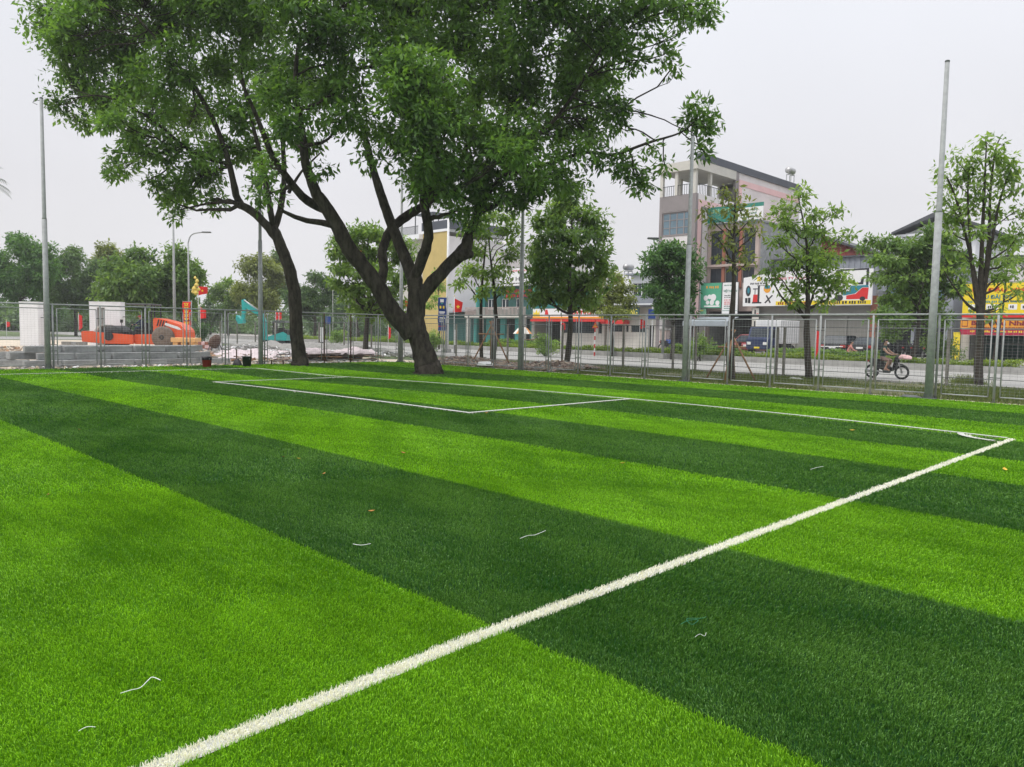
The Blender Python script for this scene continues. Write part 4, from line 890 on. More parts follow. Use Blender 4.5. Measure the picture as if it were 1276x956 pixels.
# awning
A0, A1 = XY(861,57.6,400), XY(917,57.6,400); zt, zb_ = ZY(397,57.6,890), ZY(404,57.6,890)
t = empty('awning',(0,0,0),0,'pale grey blue awning over the dark shop under the green sign','awning'); m_ = MB(); m_.add([(A0,58.15,zt+.15),(A1,58.15,zt+.15),(A1,56.3,zt-.25),(A0,56.3,zt-.25),(A0,56.3,zb_-.2),(A1,56.3,zb_-.2)],[(0,1,2,3),(3,2,5,4)],'grey_awning'); m_.build('canvas',t)
m_ = MB()
for x in (A0+.05,(A0+A1)/2,A1-.05): m_.tube([(x,56.35,.12),(x,56.35,zb_)],.035,'galv',6)
m_.build('post',t)
# hall with roller shutters
Y4 = 58.4; h0, h1 = a1+.3, XY(1090,Y4,420); zs = ZY(383,Y4,1000)+.2; zc = ZY(322,Y4+3,1000)
t = empty('shop_building',(0,0,0),0,'long low hall with grey roller shutters under the forklift billboard','shop building')
n = 4; bw = (h1-h0-1.6)/n; hs = []
for k in range(n): hs.append((h0+1.4+k*bw+.08,h0+1.4+(k+1)*bw-.08,G0+.01,zs-.9))
m_ = MB(); facade(m_,h0,h1,G0,zs,Y4,.3,hs,'shutter'); m_.box(h0,h0+.2,Y4+.3,Y4+16,G0,zs+1,'concrete'); m_.box(h1-.2,h1,Y4+.3,Y4+16,G0,zs+1,'concrete'); m_.build('wall',t)
for h_ in hs:
    m_ = MB(); z = h_[2]
    while z < h_[3]-.05: m_.box(h_[0],h_[1],Y4+.10+(.02 if int(z*10)%2 else 0),Y4+.2,z,min(z+.098,h_[3]),'shutter'); z += .1
    sh = m_.build('roller_shutter',t); MB().box((h_[0]+h_[1])/2-.15,(h_[0]+h_[1])/2+.15,Y4+.07,Y4+.1,G0+.5,G0+.56,'steel').build('handle',sh)
m_ = MB(); x = h0
while x < h1: m_.box(x,min(x+.22,h1),Y4+2.9+(.05 if int((x-h0)/.22)%2 else 0),Y4+3.1,zs,zc,'corrug'); x += .22
m_.build('upper_wall',t)
MB().add([(h0-.2,Y4+2.7,zc),(h1+.2,Y4+2.7,zc),(h1+.2,Y4+16,zc+1.2),(h0-.2,Y4+16,zc+1.2),(h0-.2,Y4+2.7,zc-.12),(h1+.2,Y4+2.7,zc-.12),(h1+.2,Y4+16,zc+1.08),(h0-.2,Y4+16,zc+1.08)],[(0,1,2,3),(7,6,5,4),(0,4,5,1),(1,5,6,2),(3,2,6,7),(0,3,7,4)],'roof_dark').build('roof',t)
MB().box(h1-.35,h1+.1,Y4-.12,Y4-.002,G0,zs+.6,'terracotta').build('corner_pillar',t)
# forklift billboard
Yq = 57.7; X0, X1 = XY(926,Yq,365), XY(1087,Yq,360); z0 = ZY(381,Yq,1000); z1 = ZY(336,Yq,1010); W_ = X1-X0; Hh = z1-z0
t = empty('billboard',(0,0,0),0,'wide white billboard picturing forklifts above the roller shutters','billboard')
m_ = MB(); m_.prism([(X0,z0),(X1,z0),(X1,z1-.12),(X0+W_*.55,z1+.1),(X0+W_*.30,z1-.05),(X0,z1-Hh*.16)],Yq,Yq+.12,'sgn_white'); m_.build('panel',t)
y_ = Yq-.001
def RX(u): return X0+W_*u
def RZ(v): return z0+Hh*v
m_ = MB(); m_.box(RX(.28),RX(.995),y_-.01,y_,RZ(.02),RZ(.13),'sgn_yellow'); m_.prism([(RX(.105),RZ(.80)),(RX(.16),RZ(.80)),(RX(.1325),RZ(.97-.1))],y_-.01,y_,'sgn_yellow'); m_.prism([(RX(.115),RZ(.73)),(RX(.15),RZ(.73)),(RX(.145),RZ(.79)),(RX(.12),RZ(.79))],y_-.01,y_,'sgn_yellow')
m_.build('yellow_print',t)
m_ = MB(); lines(m_,RX(.06),RX(.21),RZ(.66),.17,y_,'ink_black',seed=21); lines(m_,RX(.12),RX(.2),RZ(.60),.07,y_,'ink_black',seed=22); lines(m_,RX(.30),RX(.60),RZ(.075),.24,y_-.011,'ink_maroon',seed=23); lines(m_,RX(.62),RX(.97),RZ(.075),.26,y_-.011,'ink_black',seed=24); m_.build('print',t)
text('CÔNG TY CỔ PHẦN',RX(.42),RZ(.80),y_,Hh*.10,'ink_red',t,W_*.34)
def oct_(cx,cz,rx,rz,n=12): return [(cx+math.cos(k*2*math.pi/n)*rx, cz+math.sin(k*2*math.pi/n)*rz) for k in range(n)]
m_ = MB() # tyre, gear, engine pictures
m_.prism(oct_(RX(.045),RZ(.45),W_*.022,Hh*.16),y_-.008,y_,'ink_black'); m_.prism(oct_(RX(.047),RZ(.46),W_*.011,Hh*.09),y_-.012,y_-.008,'ink_teal'); m_.box(RX(.02),RX(.04),y_-.008,y_,RZ(.10),RZ(.24),'ink_black'); m_.box(RX(.045),RX(.066),y_-.008,y_,RZ(.09),RZ(.25),'ink_black')
m_.prism(oct_(RX(.205),RZ(.50),W_*.03,Hh*.12),y_-.008,y_,'sgn_orange'); m_.box(RX(.182),RX(.228),y_-.012,y_-.008,RZ(.50),RZ(.60),'ink_teal')
m_.prism([(RX(.185),RZ(.10)),(RX(.195),RZ(.08)),(RX(.255),RZ(.30)),(RX(.245),RZ(.32))],y_-.008,y_,'ink_black'); m_.prism([(RX(.195),RZ(.30)),(RX(.205),RZ(.32)),(RX(.24),RZ(.1)),(RX(.23),RZ(.08))],y_-.012,y_-.008,'ink_black'); m_.build('parts_picture',t)
m_ = MB(); m_.prism([(RX(.085),RZ(.12)),(RX(.125),RZ(.12)),(RX(.125),RZ(.34)),(RX(.09),RZ(.34))],y_-.008,y_,'sgn_red'); m_.box(RX(.126),RX(.142),y_-.008,y_,RZ(.10),RZ(.60),'ink_black'); m_.box(RX(.08),RX(.16),y_-.009,y_,RZ(.08),RZ(.12),'ink_black'); m_.box(RX(.10),RX(.106),y_-.008,y_,RZ(.34),RZ(.5),'ink_black'); m_.box(RX(.085),RX(.125),y_-.009,y_-.001,RZ(.49),RZ(.52),'ink_black'); m_.build('stacker_picture',t)
m_ = MB(); m_.prism([(RX(.82),RZ(.16)),(RX(.97),RZ(.16)),(RX(.975),RZ(.46)),(RX(.93),RZ(.46)),(RX(.885),RZ(.30)),(RX(.82),RZ(.26))],y_-.010,y_,'sgn_red'); m_.prism([(RX(.80),RZ(.26)),(RX(.88),RZ(.31)),(RX(.93),RZ(.47)),(RX(.975),RZ(.47)),(RX(.97),RZ(.53)),(RX(.85),RZ(.52)),(RX(.84),RZ(.38)),(RX(.78),RZ(.36))],y_-.007,y_,'ink_teal')
m_.box(RX(.955),RX(.972),y_-.008,y_,RZ(.53),RZ(.96),'ink_black'); m_.box(RX(.77),RX(.972),y_-.009,y_,RZ(.93),RZ(.97),'ink_black'); m_.box(RX(.745),RX(.765),y_-.008,y_,RZ(.30),RZ(.95),'ink_black'); m_.prism([(RX(.79),RZ(.5)),(RX(.80),RZ(.48)),(RX(.845),RZ(.70)),(RX(.835),RZ(.72))],y_-.009,y_,'ink_black'); m_.prism([(RX(.87),RZ(.55)),(RX(.935),RZ(.55)),(RX(.94),RZ(.74)),(RX(.925),RZ(.74)),(RX(.915),RZ(.6)),(RX(.87),RZ(.6))],y_-.009,y_,'ink_black')
m_.prism(oct_(RX(.765),RZ(.20),W_*.032,Hh*.09),y_-.011,y_,'ink_black'); m_.prism(oct_(RX(.935),RZ(.17),W_*.02,Hh*.06),y_-.012,y_,'ink_black'); m_.build('forklift_picture',t)
m_ = MB()
for u in (.05,.3,.55,.8,.97): m_.box(RX(u)-.04,RX(u)+.04,Yq+.12,Y4-.003,z0+.1,z0+.18,'galv_dark'); m_.box(RX(u)-.04,RX(u)+.04,Yq+.12,Y4+.6,z1-.8,z1-.72,'galv_dark')
m_.build('bracket',t)
# upright cream sign
t,X0,X1,z0,z1 = board('upright_sign','tall cream upright sign with small machine pictures left of the shutters',936.5,945,384,437,57.9,'cream'); m_ = MB()
for k in range(3):
    cz = z1-(z1-z0)*(.16+.26*k); cx = (X0+X1)/2; m_.box(cx-.3,cx+.3,57.885,57.899,cz-.16,cz-.02,'ink_black'); m_.box(cx-.1,cx+.02,57.885,57.899,cz-.02,cz+.4,'ink_black'); m_.box(cx+.1,cx+.25,57.885,57.899,cz-.02,cz+.12,'ink_red')
m_.build('print',t)
# red walled house behind and the little pink one
t = empty('house',(0,0,0),0,'red brick house with dark sloping roof rising behind the hall','house'); Yr = 76.; X0, X1 = XY(998,Yr,310), XY(1066,Yr,310); z1 = ZY(300,Yr,1030)
m_ = MB(); m_.box(X0,X1,Yr,Yr+9,G0-.1,z1-1,'red_wall'); m_.prism([(X0,z1-1),(X1,z1-1),(X1,z1-.9),(X0+(X1-X0)*.25,z1+.5),(X0,z1+.3)],Yr,Yr+9,'red_wall'); m_.build('wall',t); MB().prism([(X0-.4,z1+.3),(X0+(X1-X0)*.25,z1+.52),(X1+.5,z1-1.1),(X1+.5,z1-.9),(X0+(X1-X0)*.25,z1+.8),(X0-.4,z1+.55)],Yr-.5,Yr+9.5,'roof_dark').build('roof',t)
window(t,X0+2,X0+3.2,z1-3.4,z1-2,Yr-.14,2,1)
t = empty('house',(0,0,0),0,'small pink fronted upper storey with thin red roof between brown framed house and red house','house'); Yr = 68.; X0, X1 = XY(953,Yr,300), XY(990,Yr,300); z1 = ZY(291,Yr,970)
m_ = MB(); m_.box(X0,X1,Yr,Yr+6,G0-.1,z1-.15,'pink_trim'); m_.build('wall',t); MB().box(X0-.6,X1+.6,Yr-1.2,Yr+6.5,z1-.1,z1+.08,'red_wall').build('roof',t); window(t,X0+.8,X1-1,z1-2.2,z1-1.,Yr-.14,3,1,'glass_blue','white_paint')
# gabled house far right
t = empty('house',(0,0,0),0,'grey white house of several storeys with dark gable roof behind the airy tree','house'); Yg = 66.; X0, X1 = XY(1128,Yg,300), XY(1216,Yg,300); z1 = ZY(289,Yg,1150); zk = ZY(266,Yg,1170)
hs = []; 
for fl in range(4):
    zz = z1-3.0-fl*3.5
    for k in range(3): c_ = X0+(X1-X0)*(.2+.3*k); hs.append((c_-.8,c_+.8,zz-.6,zz+1.4))
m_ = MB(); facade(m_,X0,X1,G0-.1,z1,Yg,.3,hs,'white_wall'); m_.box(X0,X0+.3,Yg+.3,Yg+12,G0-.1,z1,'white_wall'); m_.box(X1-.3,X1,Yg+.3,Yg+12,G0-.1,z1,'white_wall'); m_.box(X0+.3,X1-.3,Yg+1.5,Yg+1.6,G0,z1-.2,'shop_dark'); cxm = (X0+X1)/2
m_.prism([(X0+.2,z1+.003),(X1-.2,z1+.003),(cxm,zk-.4)],Yg+.1,Yg+.4,'white_wall'); m_.build('wall',t)
for h_ in hs: window(t,*h_,Yg+.05,2,1,'glass','white_paint',.08)
m_ = MB(); m_.prism([(X0-.8,z1-.15),(X0-.8,z1+.02),(cxm,zk+.1),(X1+.8,z1+.02),(X1+.8,z1-.15),(cxm,zk-.25)],Yg-.9,Yg+12.5,'roof_dark'); m_.build('roof',t)
m_ = MB(); m_.box(X0-.5,X1+.5,Yg-.6,Yg-.003,z1-.35,z1-.16,'white_wall')
m_.build('cornice',t)
for fl in range(3):
    zz = z1-4.6-fl*3.5; m_ = MB(); m_.box(X0-.2,X1+.2,Yg-1.1,Yg-.003,zz-.18,zz,'white_wall'); m_.box(X0-.2,X1+.2,Yg-1.1,Yg-1.05,zz+.75,zz+.82,'frame_dark'); x = X0-.2
    while x < X1+.2: m_.box(x,x+.04,Yg-1.09,Yg-1.06,zz,zz+.75,'frame_dark'); x += .3
    m_.build('balcony',t)
t = empty('shop_building',(0,0,0),0,'teal glazed two storey shop behind the motorcyclist, mostly hidden by the wide tree','shop building'); Yv = 60.; X0, X1 = XY(1093,Yv,380), XY(1188,Yv,380); z1 = ZY(338,Yv,1110)
hs = [(X0+.4,X0+(X1-X0)*.48,G0+.01,G0+3.2),(X0+(X1-X0)*.52,X1-.4,G0+.01,G0+3.2),(X0+.6,X1-.6,G0+4.2,z1-.8)]
m_ = MB(); facade(m_,X0,X1,G0,z1,Yv,.3,hs,'corrug'); m_.box(X0,X0+.2,Yv+.3,Yv+5.5,G0,z1,'corrug'); m_.box(X1-.2,X1,Yv+.3,Yv+5.5,G0,z1,'corrug'); m_.box(X0+.2,X1-.2,Yv+3,Yv+3.1,G0,z1-.1,'shop_dark'); m_.build('wall',t); window(t,*hs[2],Yv+.05,6,2,'glass_blue','frame_dark'); MB().box(X0-.2,X1+.2,Yv-.3,Yv+5.6,z1+.002,z1+.15,'concrete').build('roof',t)
# yellow sign restaurant
Y6 = 57.; X0, X1 = XY(1197,Y6,430), XY(1276,Y6,430)+16; z1 = ZY(353,Y6,1240)-.1
t = empty('shop_building',(0,0,0),0,'dark open restaurant front under the yellow signs at far right','shop building')
hs = [(X0+.5,X0+5.2,G0+.01,ZY(418,Y6,1240)),(X0+5.6,X0+10.5,G0+.01,ZY(418,Y6,1240)),(X0+11,X1-.5,G0+.01,ZY(418,Y6,1240))]
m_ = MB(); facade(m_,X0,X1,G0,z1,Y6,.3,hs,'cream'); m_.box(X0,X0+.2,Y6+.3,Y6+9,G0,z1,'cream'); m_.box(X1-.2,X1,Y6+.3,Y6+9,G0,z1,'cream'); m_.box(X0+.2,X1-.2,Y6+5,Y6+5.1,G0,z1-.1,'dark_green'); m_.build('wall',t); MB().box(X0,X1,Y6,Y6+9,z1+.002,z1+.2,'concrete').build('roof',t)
for h_ in hs:
    m_ = MB(); x = h_[0]
    while x < h_[1]: m_.box(x,x+.05,Y6+.12,Y6+.16,h_[2],h_[3],'galv_dark'); x += .9
    m_.box(h_[0],h_[1],Y6+.11,Y6+.17,h_[2]+1.1,h_[2]+1.16,'galv_dark'); m_.build('folding_door',t)
t = empty('house',(0,0,0),0,'pinkish wall of a taller house behind the yellow billboard','house'); xa, xb = XY(1252,68,330), XY(1252,68,330)+14; zt_ = ZY(322,68,1265); m_ = MB(); m_.box(xa,xb,68,78,G0-.1,zt_,'pink_wall'); m_.build('wall',t); MB().box(xa-.3,xb+.3,67.7,78.3,zt_+.002,zt_+.2,'roof_dark').build('roof',t); window(t,xa+3,xa+4.5,zt_-3,zt_-1.2,67.86,2,1)
Yp = 56.5; t,X0,X1,z0,z1 = board('billboard','big yellow billboard with red and teal lettering at far right',1200,1276,353,391,Yp,'sgn_yellow',cat='billboard',frame=False)
W_ = X1-X0; z0 = ZY(391.5,Yp,1238); z1 = ZY(353,Yp,1238); Hh = z1-z0; XE = X0+W_*1.35
MB().box(X1,XE,Yp,Yp+.1,z0,z1,'sgn_yellow').build('panel',t); MB().box(X0,XE,Yp-.05,Yp+.1,z0-.22,z0-.002,'sgn_red').build('lower_edge',t)
y_ = Yp-.001
text('BÚN ĐẬU NHÀ KẾ',X0+W_*.70,z1-Hh*.20,y_,Hh*.21,'ink_red',t,W_*1.26,bold=.02)
text('ƯU ĐÃI 50%',X0+W_*.56,z1-Hh*.43,y_,Hh*.15,'ink_teal',t,W_*.52,bold=.02)
m_ = MB(); lines(m_,X0+W_*.06,X0+W_*1.2,z1-Hh*.60,.16,y_,'ink_teal',seed=31); lines(m_,X0+W_*.70,X0+W_*1.2,z1-Hh*.585,.10,y_-.002,'ink_black',seed=35)
for (u0,u1) in ((.10,.22),(.40,.60),(.76,.90),(.96,1.2)): m_.box(X0+W_*u0,X0+W_*u1,y_-.008,y_,z0+Hh*.14,z0+Hh*.32,'sgn_white'); lines(m_,X0+W_*u0+.1,X0+W_*u1-.1,z0+Hh*.23,.2,y_-.009,'ink_black',seed=int(u0*99))
m_.build('print',t)
Yo = 56.3; t,X0,X1,z0,z1 = board('shop_sign','orange restaurant sign with slanted dark red lettering under the yellow billboard',1197,1276,398,409,Yo,'sgn_orange',frame=False); W_ = X1-X0; Hh = z1-z0; XE = X0+W_*1.35
MB().box(X1,XE,Yo,Yo+.1,z0,z1,'sgn_orange').build('panel',t); y_ = Yo-.001
text('Bún Đậu Nhà Kế',X0+W_*.72,(z0+z1)/2+.05,y_,Hh*.8,'ink_maroon',t,W_*1.08,bold=.03)
m_ = MB(); m_.box(X0+W_*.02,X0+W_*.12,y_-.008,y_,z0+Hh*.15,z0+Hh*.9,'ink_maroon'); m_.box(X0+W_*.03,X0+W_*.11,y_-.014,y_-.008,z0+Hh*.25,z0+Hh*.8,'sgn_orange'); lines(m_,X0+W_*.16,X0+W_*1.2,z0+Hh*.07,.08,y_,'ink_maroon',seed=41); m_.build('print',t)
t,X0,X1,z0,z1 = board('shop_sign','crimson strip sign with small yellow print below the orange one',1196,1276,411,417.5,Yo-.1,'sgn_crimson',frame=False); W_ = X1-X0; MB().box(X1,X0+W_*1.35,Yo-.1,Yo,z0,z1,'sgn_crimson').build('panel',t); m_ = MB(); lines(m_,X0+.6,X0+W_*1.25,(z0+z1)/2+.05,.14,Yo-.101,'sgn_yellow',seed=43); m_.build('print',t)
t,X0,X1,z0,z1 = board('upright_sign','yellow upright poster at the left edge of the restaurant front',1187,1196,414,448,56.2,'sgn_yellow'); m_ = MB()
for k in range(7): lines(m_,X0+.1,X1-.1,z1-.25-k*.3,.12,56.199,'ink_maroon' if k%2 else 'sgn_orange',seed=50+k)
m_.build('print',t)
# low restaurants left of the tall house
Yr = 57.; X0, X1 = XY(756,Yr,420), XY(818,Yr,420); z1 = ZY(383,Yr,780)
t = empty('shop_building',(0,0,0),0,'low restaurant with cream parapet and dark windows left of the dark layered tree','shop building')
hs = [(X0+.3,X0+1.8,G0+1.5,ZY(406,Yr,780)),(X0+2.2,X0+(X1-X0)*.45,G0+1.5,ZY(406,Yr,780)),(X0+(X1-X0)*.5,X0+(X1-X0)*.8,G0+1.5,ZY(406,Yr,780)),(X0+(X1-X0)*.84,X1-.3,G0+.02,ZY(406,Yr,780))]
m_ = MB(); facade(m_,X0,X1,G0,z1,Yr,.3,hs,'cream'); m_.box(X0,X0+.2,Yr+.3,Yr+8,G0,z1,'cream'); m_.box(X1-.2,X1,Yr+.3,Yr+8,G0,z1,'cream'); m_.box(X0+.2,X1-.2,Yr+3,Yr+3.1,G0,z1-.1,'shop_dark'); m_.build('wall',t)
for h_ in hs[:3]: window(t,*h_,Yr+.05,3,2,'glass','frame_dark',.05)
MB().box(X0-.4,X1+.4,Yr-1.2,Yr+8,z1+.002,z1+.15,'roof_dark').build('roof',t)
MB().box(X0,X1-3,Yr-1.0,Yr-.003,ZY(404,Yr,780),ZY(399,Yr,780),'sgn_red').build('red_canopy',t)
t,A0,A1,z0,z1 = board('shop_sign','dark green restaurant sign with pale yellow letters',752,796,384,394,Yr-1.05,'dark_green'); text('LONG',A0+(A1-A0)*.78,(z0+z1)/2,Yr-1.051,(z1-z0)*.75,'ink_yellow',t,(A1-A0)*.36); m_ = MB(); lines(m_,A0+.4,A0+(A1-A0)*.42,(z0+z1)/2,.3,Yr-1.051,'ink_yellow',seed=61); m_.build('print',t)
X0, X1 = XY(662,Yr,420), XY(753,Yr,420); z1 = ZY(396,Yr,710)
t = empty('shop_building',(0,0,0),0,'low eatery with cream counter wall behind the bushy dark tree','shop building')
hs = [(X0+.4,X0+4,G0+.02,G0+2.6),(X0+4.4,X0+8.4,G0+1.3,G0+2.6),(X0+8.8,X1-.3,G0+1.3,G0+2.6)]
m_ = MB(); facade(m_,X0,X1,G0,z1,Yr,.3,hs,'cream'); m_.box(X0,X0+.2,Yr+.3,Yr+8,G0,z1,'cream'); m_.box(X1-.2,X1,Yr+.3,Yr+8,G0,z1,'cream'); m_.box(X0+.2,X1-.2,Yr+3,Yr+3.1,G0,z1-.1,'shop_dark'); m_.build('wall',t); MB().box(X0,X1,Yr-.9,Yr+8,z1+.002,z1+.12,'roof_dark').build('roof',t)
for h_ in hs[1:]: window(t,*h_,Yr+.05,3,1,'glass','frame_dark',.05)
Yn = 56.; t,A0,A1,z0,z1 = board('shop_sign','long white and yellow eatery sign with red lettering behind the bushy dark tree',664,752,384.5,397,Yn,'sgn_white'); W_ = A1-A0; Hh = z1-z0
text('HÀ NỘI',A0+W_*.70,z0+Hh*.62,Yn-.001,Hh*.62,'flag_red',t,W_*.34,bold=.02)
m_ = MB(); m_.box(A0,A1,Yn-.01,Yn-.001,z0,z0+Hh*.18,'sgn_orange'); m_.prism([(A0+.05,z0+Hh*.2),(A0+W_*.11,z0+Hh*.2),(A0+W_*.10,z0+Hh*.85),(A0+W_*.075,z0+Hh*.5),(A0+W_*.06,z1-.05),(A0+W_*.03,z0+Hh*.5),(A0+.1,z0+Hh*.8)],Yn-.01,Yn-.001,'sgn_yellow'); m_.prism([(A0+W_*.18,z0+Hh*.3),(A0+W_*.24,z0+Hh*.3),(A0+W_*.22,z0+Hh*.9),(A0+W_*.19,z0+Hh*.9)],Yn-.01,Yn-.001,'sgn_red'); m_.build('print',t)
MB().box(A0-.1,A1+.3,Yn-.25,Yn+.1,z0-.3,z0-.035,'sgn_red').build('red_edge',t)
t,A0,A1,z0,z1 = board('shop_sign','green sign board with yellow letters above the eatery sign',708,736,364,382.5,Yn+.2,'sgn_green'); text('SẢNG',A0+(A1-A0)*.55,z0+(z1-z0)*.32,Yn+.199,(z1-z0)*.42,'ink_yellow',t,(A1-A0)*.8,bold=.03)
# white balcony house
Yh = 66.; X0, X1 = XY(786,Yh,360), XY(826,Yh,360); z1 = ZY(343,Yh,800)
t = empty('house',(0,0,0),0,'white house with grey balconies left of the tall narrow house','house'); hs = []
for fl in range(3):
    zz = z1-1.9-fl*3.2
    for k in range(3): c_ = X0+(X1-X0)*(.2+.3*k); hs.append((c_-.55,c_+.55,zz-.9,zz+1.1))
m_ = MB(); facade(m_,X0,X1,G0-.1,z1,Yh,.3,hs,'white_wall'); m_.box(X0,X0+.2,Yh+.3,Yh+10,G0-.1,z1,'white_wall'); m_.box(X1-.2,X1,Yh+.3,Yh+10,G0-.1,z1,'white_wall'); m_.box(X0+.2,X1-.2,Yh+1.5,Yh+1.6,G0,z1-.1,'shop_dark'); m_.build('wall',t)
for h_ in hs: window(t,*h_,Yh+.05,2,1,'glass','white_paint',.07)
MB().box(X0-.4,X1+.4,Yh-.5,Yh+10.2,z1+.002,z1+.2,'corrug').build('roof',t)
for fl in range(2): zz = z1-3.0-fl*3.2; m_ = MB(); m_.box(X0-.2,X1+.2,Yh-1.2,Yh-.003,zz-.15,zz,'white_wall'); m_.box(X0-.2,X1+.2,Yh-1.2,Yh-1.12,zz,zz+.8,'corrug'); m_.build('balcony',t)
# teal shopfront with pergola
Yc = 57.; X0, X1 = XY(590,Yc,420), XY(663,Yc,420)-.1; zp = ZY(396,Yc,625); zq = ZY(387,Yc,625); zt_ = ZY(357,Yc+1.5,640)
t = empty('shop_building',(0,0,0),0,'teal fronted shop with cream columns and a railed balcony','shop building')
bw = (X1-X0)/4; hs = [(X0+k*bw+.5,X0+(k+1)*bw-.2,G0+.02,G0+2.9) for k in range(4)]
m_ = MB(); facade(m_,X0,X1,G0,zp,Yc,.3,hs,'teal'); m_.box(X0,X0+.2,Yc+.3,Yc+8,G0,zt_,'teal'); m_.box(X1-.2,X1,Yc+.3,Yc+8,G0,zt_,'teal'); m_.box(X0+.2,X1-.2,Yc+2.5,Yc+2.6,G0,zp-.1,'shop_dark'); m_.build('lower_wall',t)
hs2 = [(X0+k*bw+.6,X0+(k+1)*bw-.5,zq+.2,zt_-1.3) for k in range(4)]; m_ = MB(); facade(m_,X0+.2,X1-.2,zp+.2,zt_,Yc+1.5,.3,hs2,'dark_green'); m_.build('upper_wall',t)
for h_ in hs2: window(t,*h_,Yc+1.55,2,1,'glass','white_paint',.08)
MB().box(X0-.2,X1+.2,Yc-1.2,Yc+8,zp+.003,zp+.18,'cream').build('balcony_floor',t)
m_ = MB(); x = X0-.2; m_.box(X0-.2,X1+.2,Yc-1.15,Yc-1.1,zq+.25,zq+.32,'brown_stone')
while x < X1+.2: m_.box(x,x+.09,Yc-1.14,Yc-1.11,zp+.18,zq+.25,'brown_stone'); x += .2
m_.build('railing',t)
for x in [X0+.1,X0+bw*1.0+.1,X0+bw*2+.1,X1-.2]: MB().box(x-.16,x+.16,Yc-1.1,Yc-.8,G0,zp,'cream').build('column',t)
MB().box(X0,X1,Yc+1.2,Yc+8,zt_+.002,zt_+.2,'concrete').build('roof',t)
m_ = MB(); 
for zz in (zt_-.5,zt_-1.0): lines(m_,X0+bw*1.6,X1-.6,zz,.42,Yc+1.499,'sgn_red',seed=int(zz*10))
m_.build('print',t)
t,A0,A1,z0,z1 = board('roof_sign','white roof sign with dark lettering above the teal fronted shop',622,665,334,356,Yc+.6,'sgn_white'); text('HẢI HIỀN',A0+(A1-A0)*.52,(z0+z1)/2-.1,Yc+.599,(z1-z0)*.36,'ink_black',t,(A1-A0)*.78); m_ = MB(); lines(m_,A0+.8,A1-.4,z1-.3,.16,Yc+.599,'ink_red',seed=71); lines(m_,A0+.8,A1-.4,z0+.25,.16,Yc+.599,'ink_black',seed=72); m_.build('print',t)
t = empty('house',(0,0,0),0,'grey pink stepped house behind the white roof sign','house'); Ys = 70.; xa, xb = XY(580,Ys,320), XY(668,Ys,320); zz = ZY(325,Ys,620); m_ = MB(); hs = [(xa+2+k*4,xa+3.6+k*4,zz-3.2,zz-1.4) for k in range(5)]; facade(m_,xa,xb,G0-.1,zz,Ys,.3,hs,'pink_wall'); m_.box(xb-.3,xb,Ys+.3,Ys+10,G0-.1,zz,'pink_wall'); m_.box(xa,xa+.3,Ys+.3,Ys+10,G0-.1,zz,'pink_wall'); m_.box(xa+.3,xb-.3,Ys+2,Ys+2.1,G0,zz-.1,'shop_dark')
m_.box(xa+1,xa+(xb-xa)*.5,Ys+2,Ys+8,zz+.2,zz+2.8,'pink_wall'); m_.build('wall',t); MB().box(xa,xb,Ys,Ys+10,zz+.002,zz+.2,'concrete').build('roof',t)
for h_ in hs: window(t,*h_,Ys+.05,2,1)
# yellow house
Yy = 57.; X1 = XY(557,Yy,300); X0 = XY(527,Yy,300); z1 = ZY(288,Yy,557); zl_ = ZY(300,Yy,510); XL = XY(498,Yy,300)
t = empty('house',(0,0,0),0,'yellow walled house with dark flat roof behind the right limb of the forked tree','house')
hs = [(X0+.6,X0+2.2,z1-6,z1-4.4)]
m_ = MB(); facade(m_,X0,X1-.02,G0,z1,Yy,.3,[],'yellow_wall'); m_.build('front_wall',t)
hs = [(XL+.6,XL+2.2,zl_-3,zl_-1.4),(XL+3.,X0-.4,zl_-3,zl_-1.4),(XL+.6,X0-.6,G0+.02,G0+3)]; m_ = MB(); facade(m_,XL,X0-.003,G0,zl_,Yy+.4,.3,hs,'cream'); m_.box(XL,XL+.2,Yy+.7,Yy+14,G0,zl_,'cream'); m_.box(XL+.2,X0-.1,Yy+3,Yy+3.1,G0,zl_-.1,'shop_dark'); m_.build('left_wing',t)
for h_ in hs[:2]: window(t,*h_,Yy+.45,2,1)
m_ = MB(); m_.box(X1-.3,X1,Yy+.3,Yy+9,G0,z1-.5,'pink_wall'); m_.box(X0,X1-.3,Yy+8.7,Yy+9,G0,z1-.5,'pink_wall'); m_.build('side_wall',t)
MB().box(XL-.6,X0-.005,Yy-.6,Yy+14.2,zl_+.002,zl_+.55,'white_wall').build('eaves',t)
m_ = MB(); m_.box(X0-.3,X1+.5,Yy+.02,Yy+9,z1+.3,z1+1.3,'navy_fascia'); m_.build('flat_roof',t); MB().box(X0-.1,X1+.1,Yy-.1,Yy+9.1,z1+.002,z1+.29,'white_wall').build('cornice',t)
m_ = MB(); m_.box(XL+.2,X0-.6,Yy+2,Yy+6,zl_+3.4,zl_+3.55,'navy_fascia')
for (x,y) in ((XL+.3,Yy+2.1),(X0-.8,Yy+2.1),(XL+.3,Yy+5.8),(X0-.8,Yy+5.8)): m_.box(x,x+.1,y,y+.1,zl_+.55,zl_+3.4,'galv_dark')
m_.build('roof_canopy',t)
m_ = MB(); x = XL
while x < X0-.3: m_.box(x,x+.04,Yy-.5,Yy-.46,zl_+.55,zl_+1.5,'frame_dark'); x += .2
m_.box(XL,X0-.3,Yy-.505,Yy-.455,zl_+1.5,zl_+1.56,'frame_dark'); m_.build('railing',t)
m_ = MB(); m_.box(X0+.3,X1+.1,Yy-1.3,Yy-.003,ZY(386,Yy,570),ZY(384,Yy,570),'galv_dark'); 
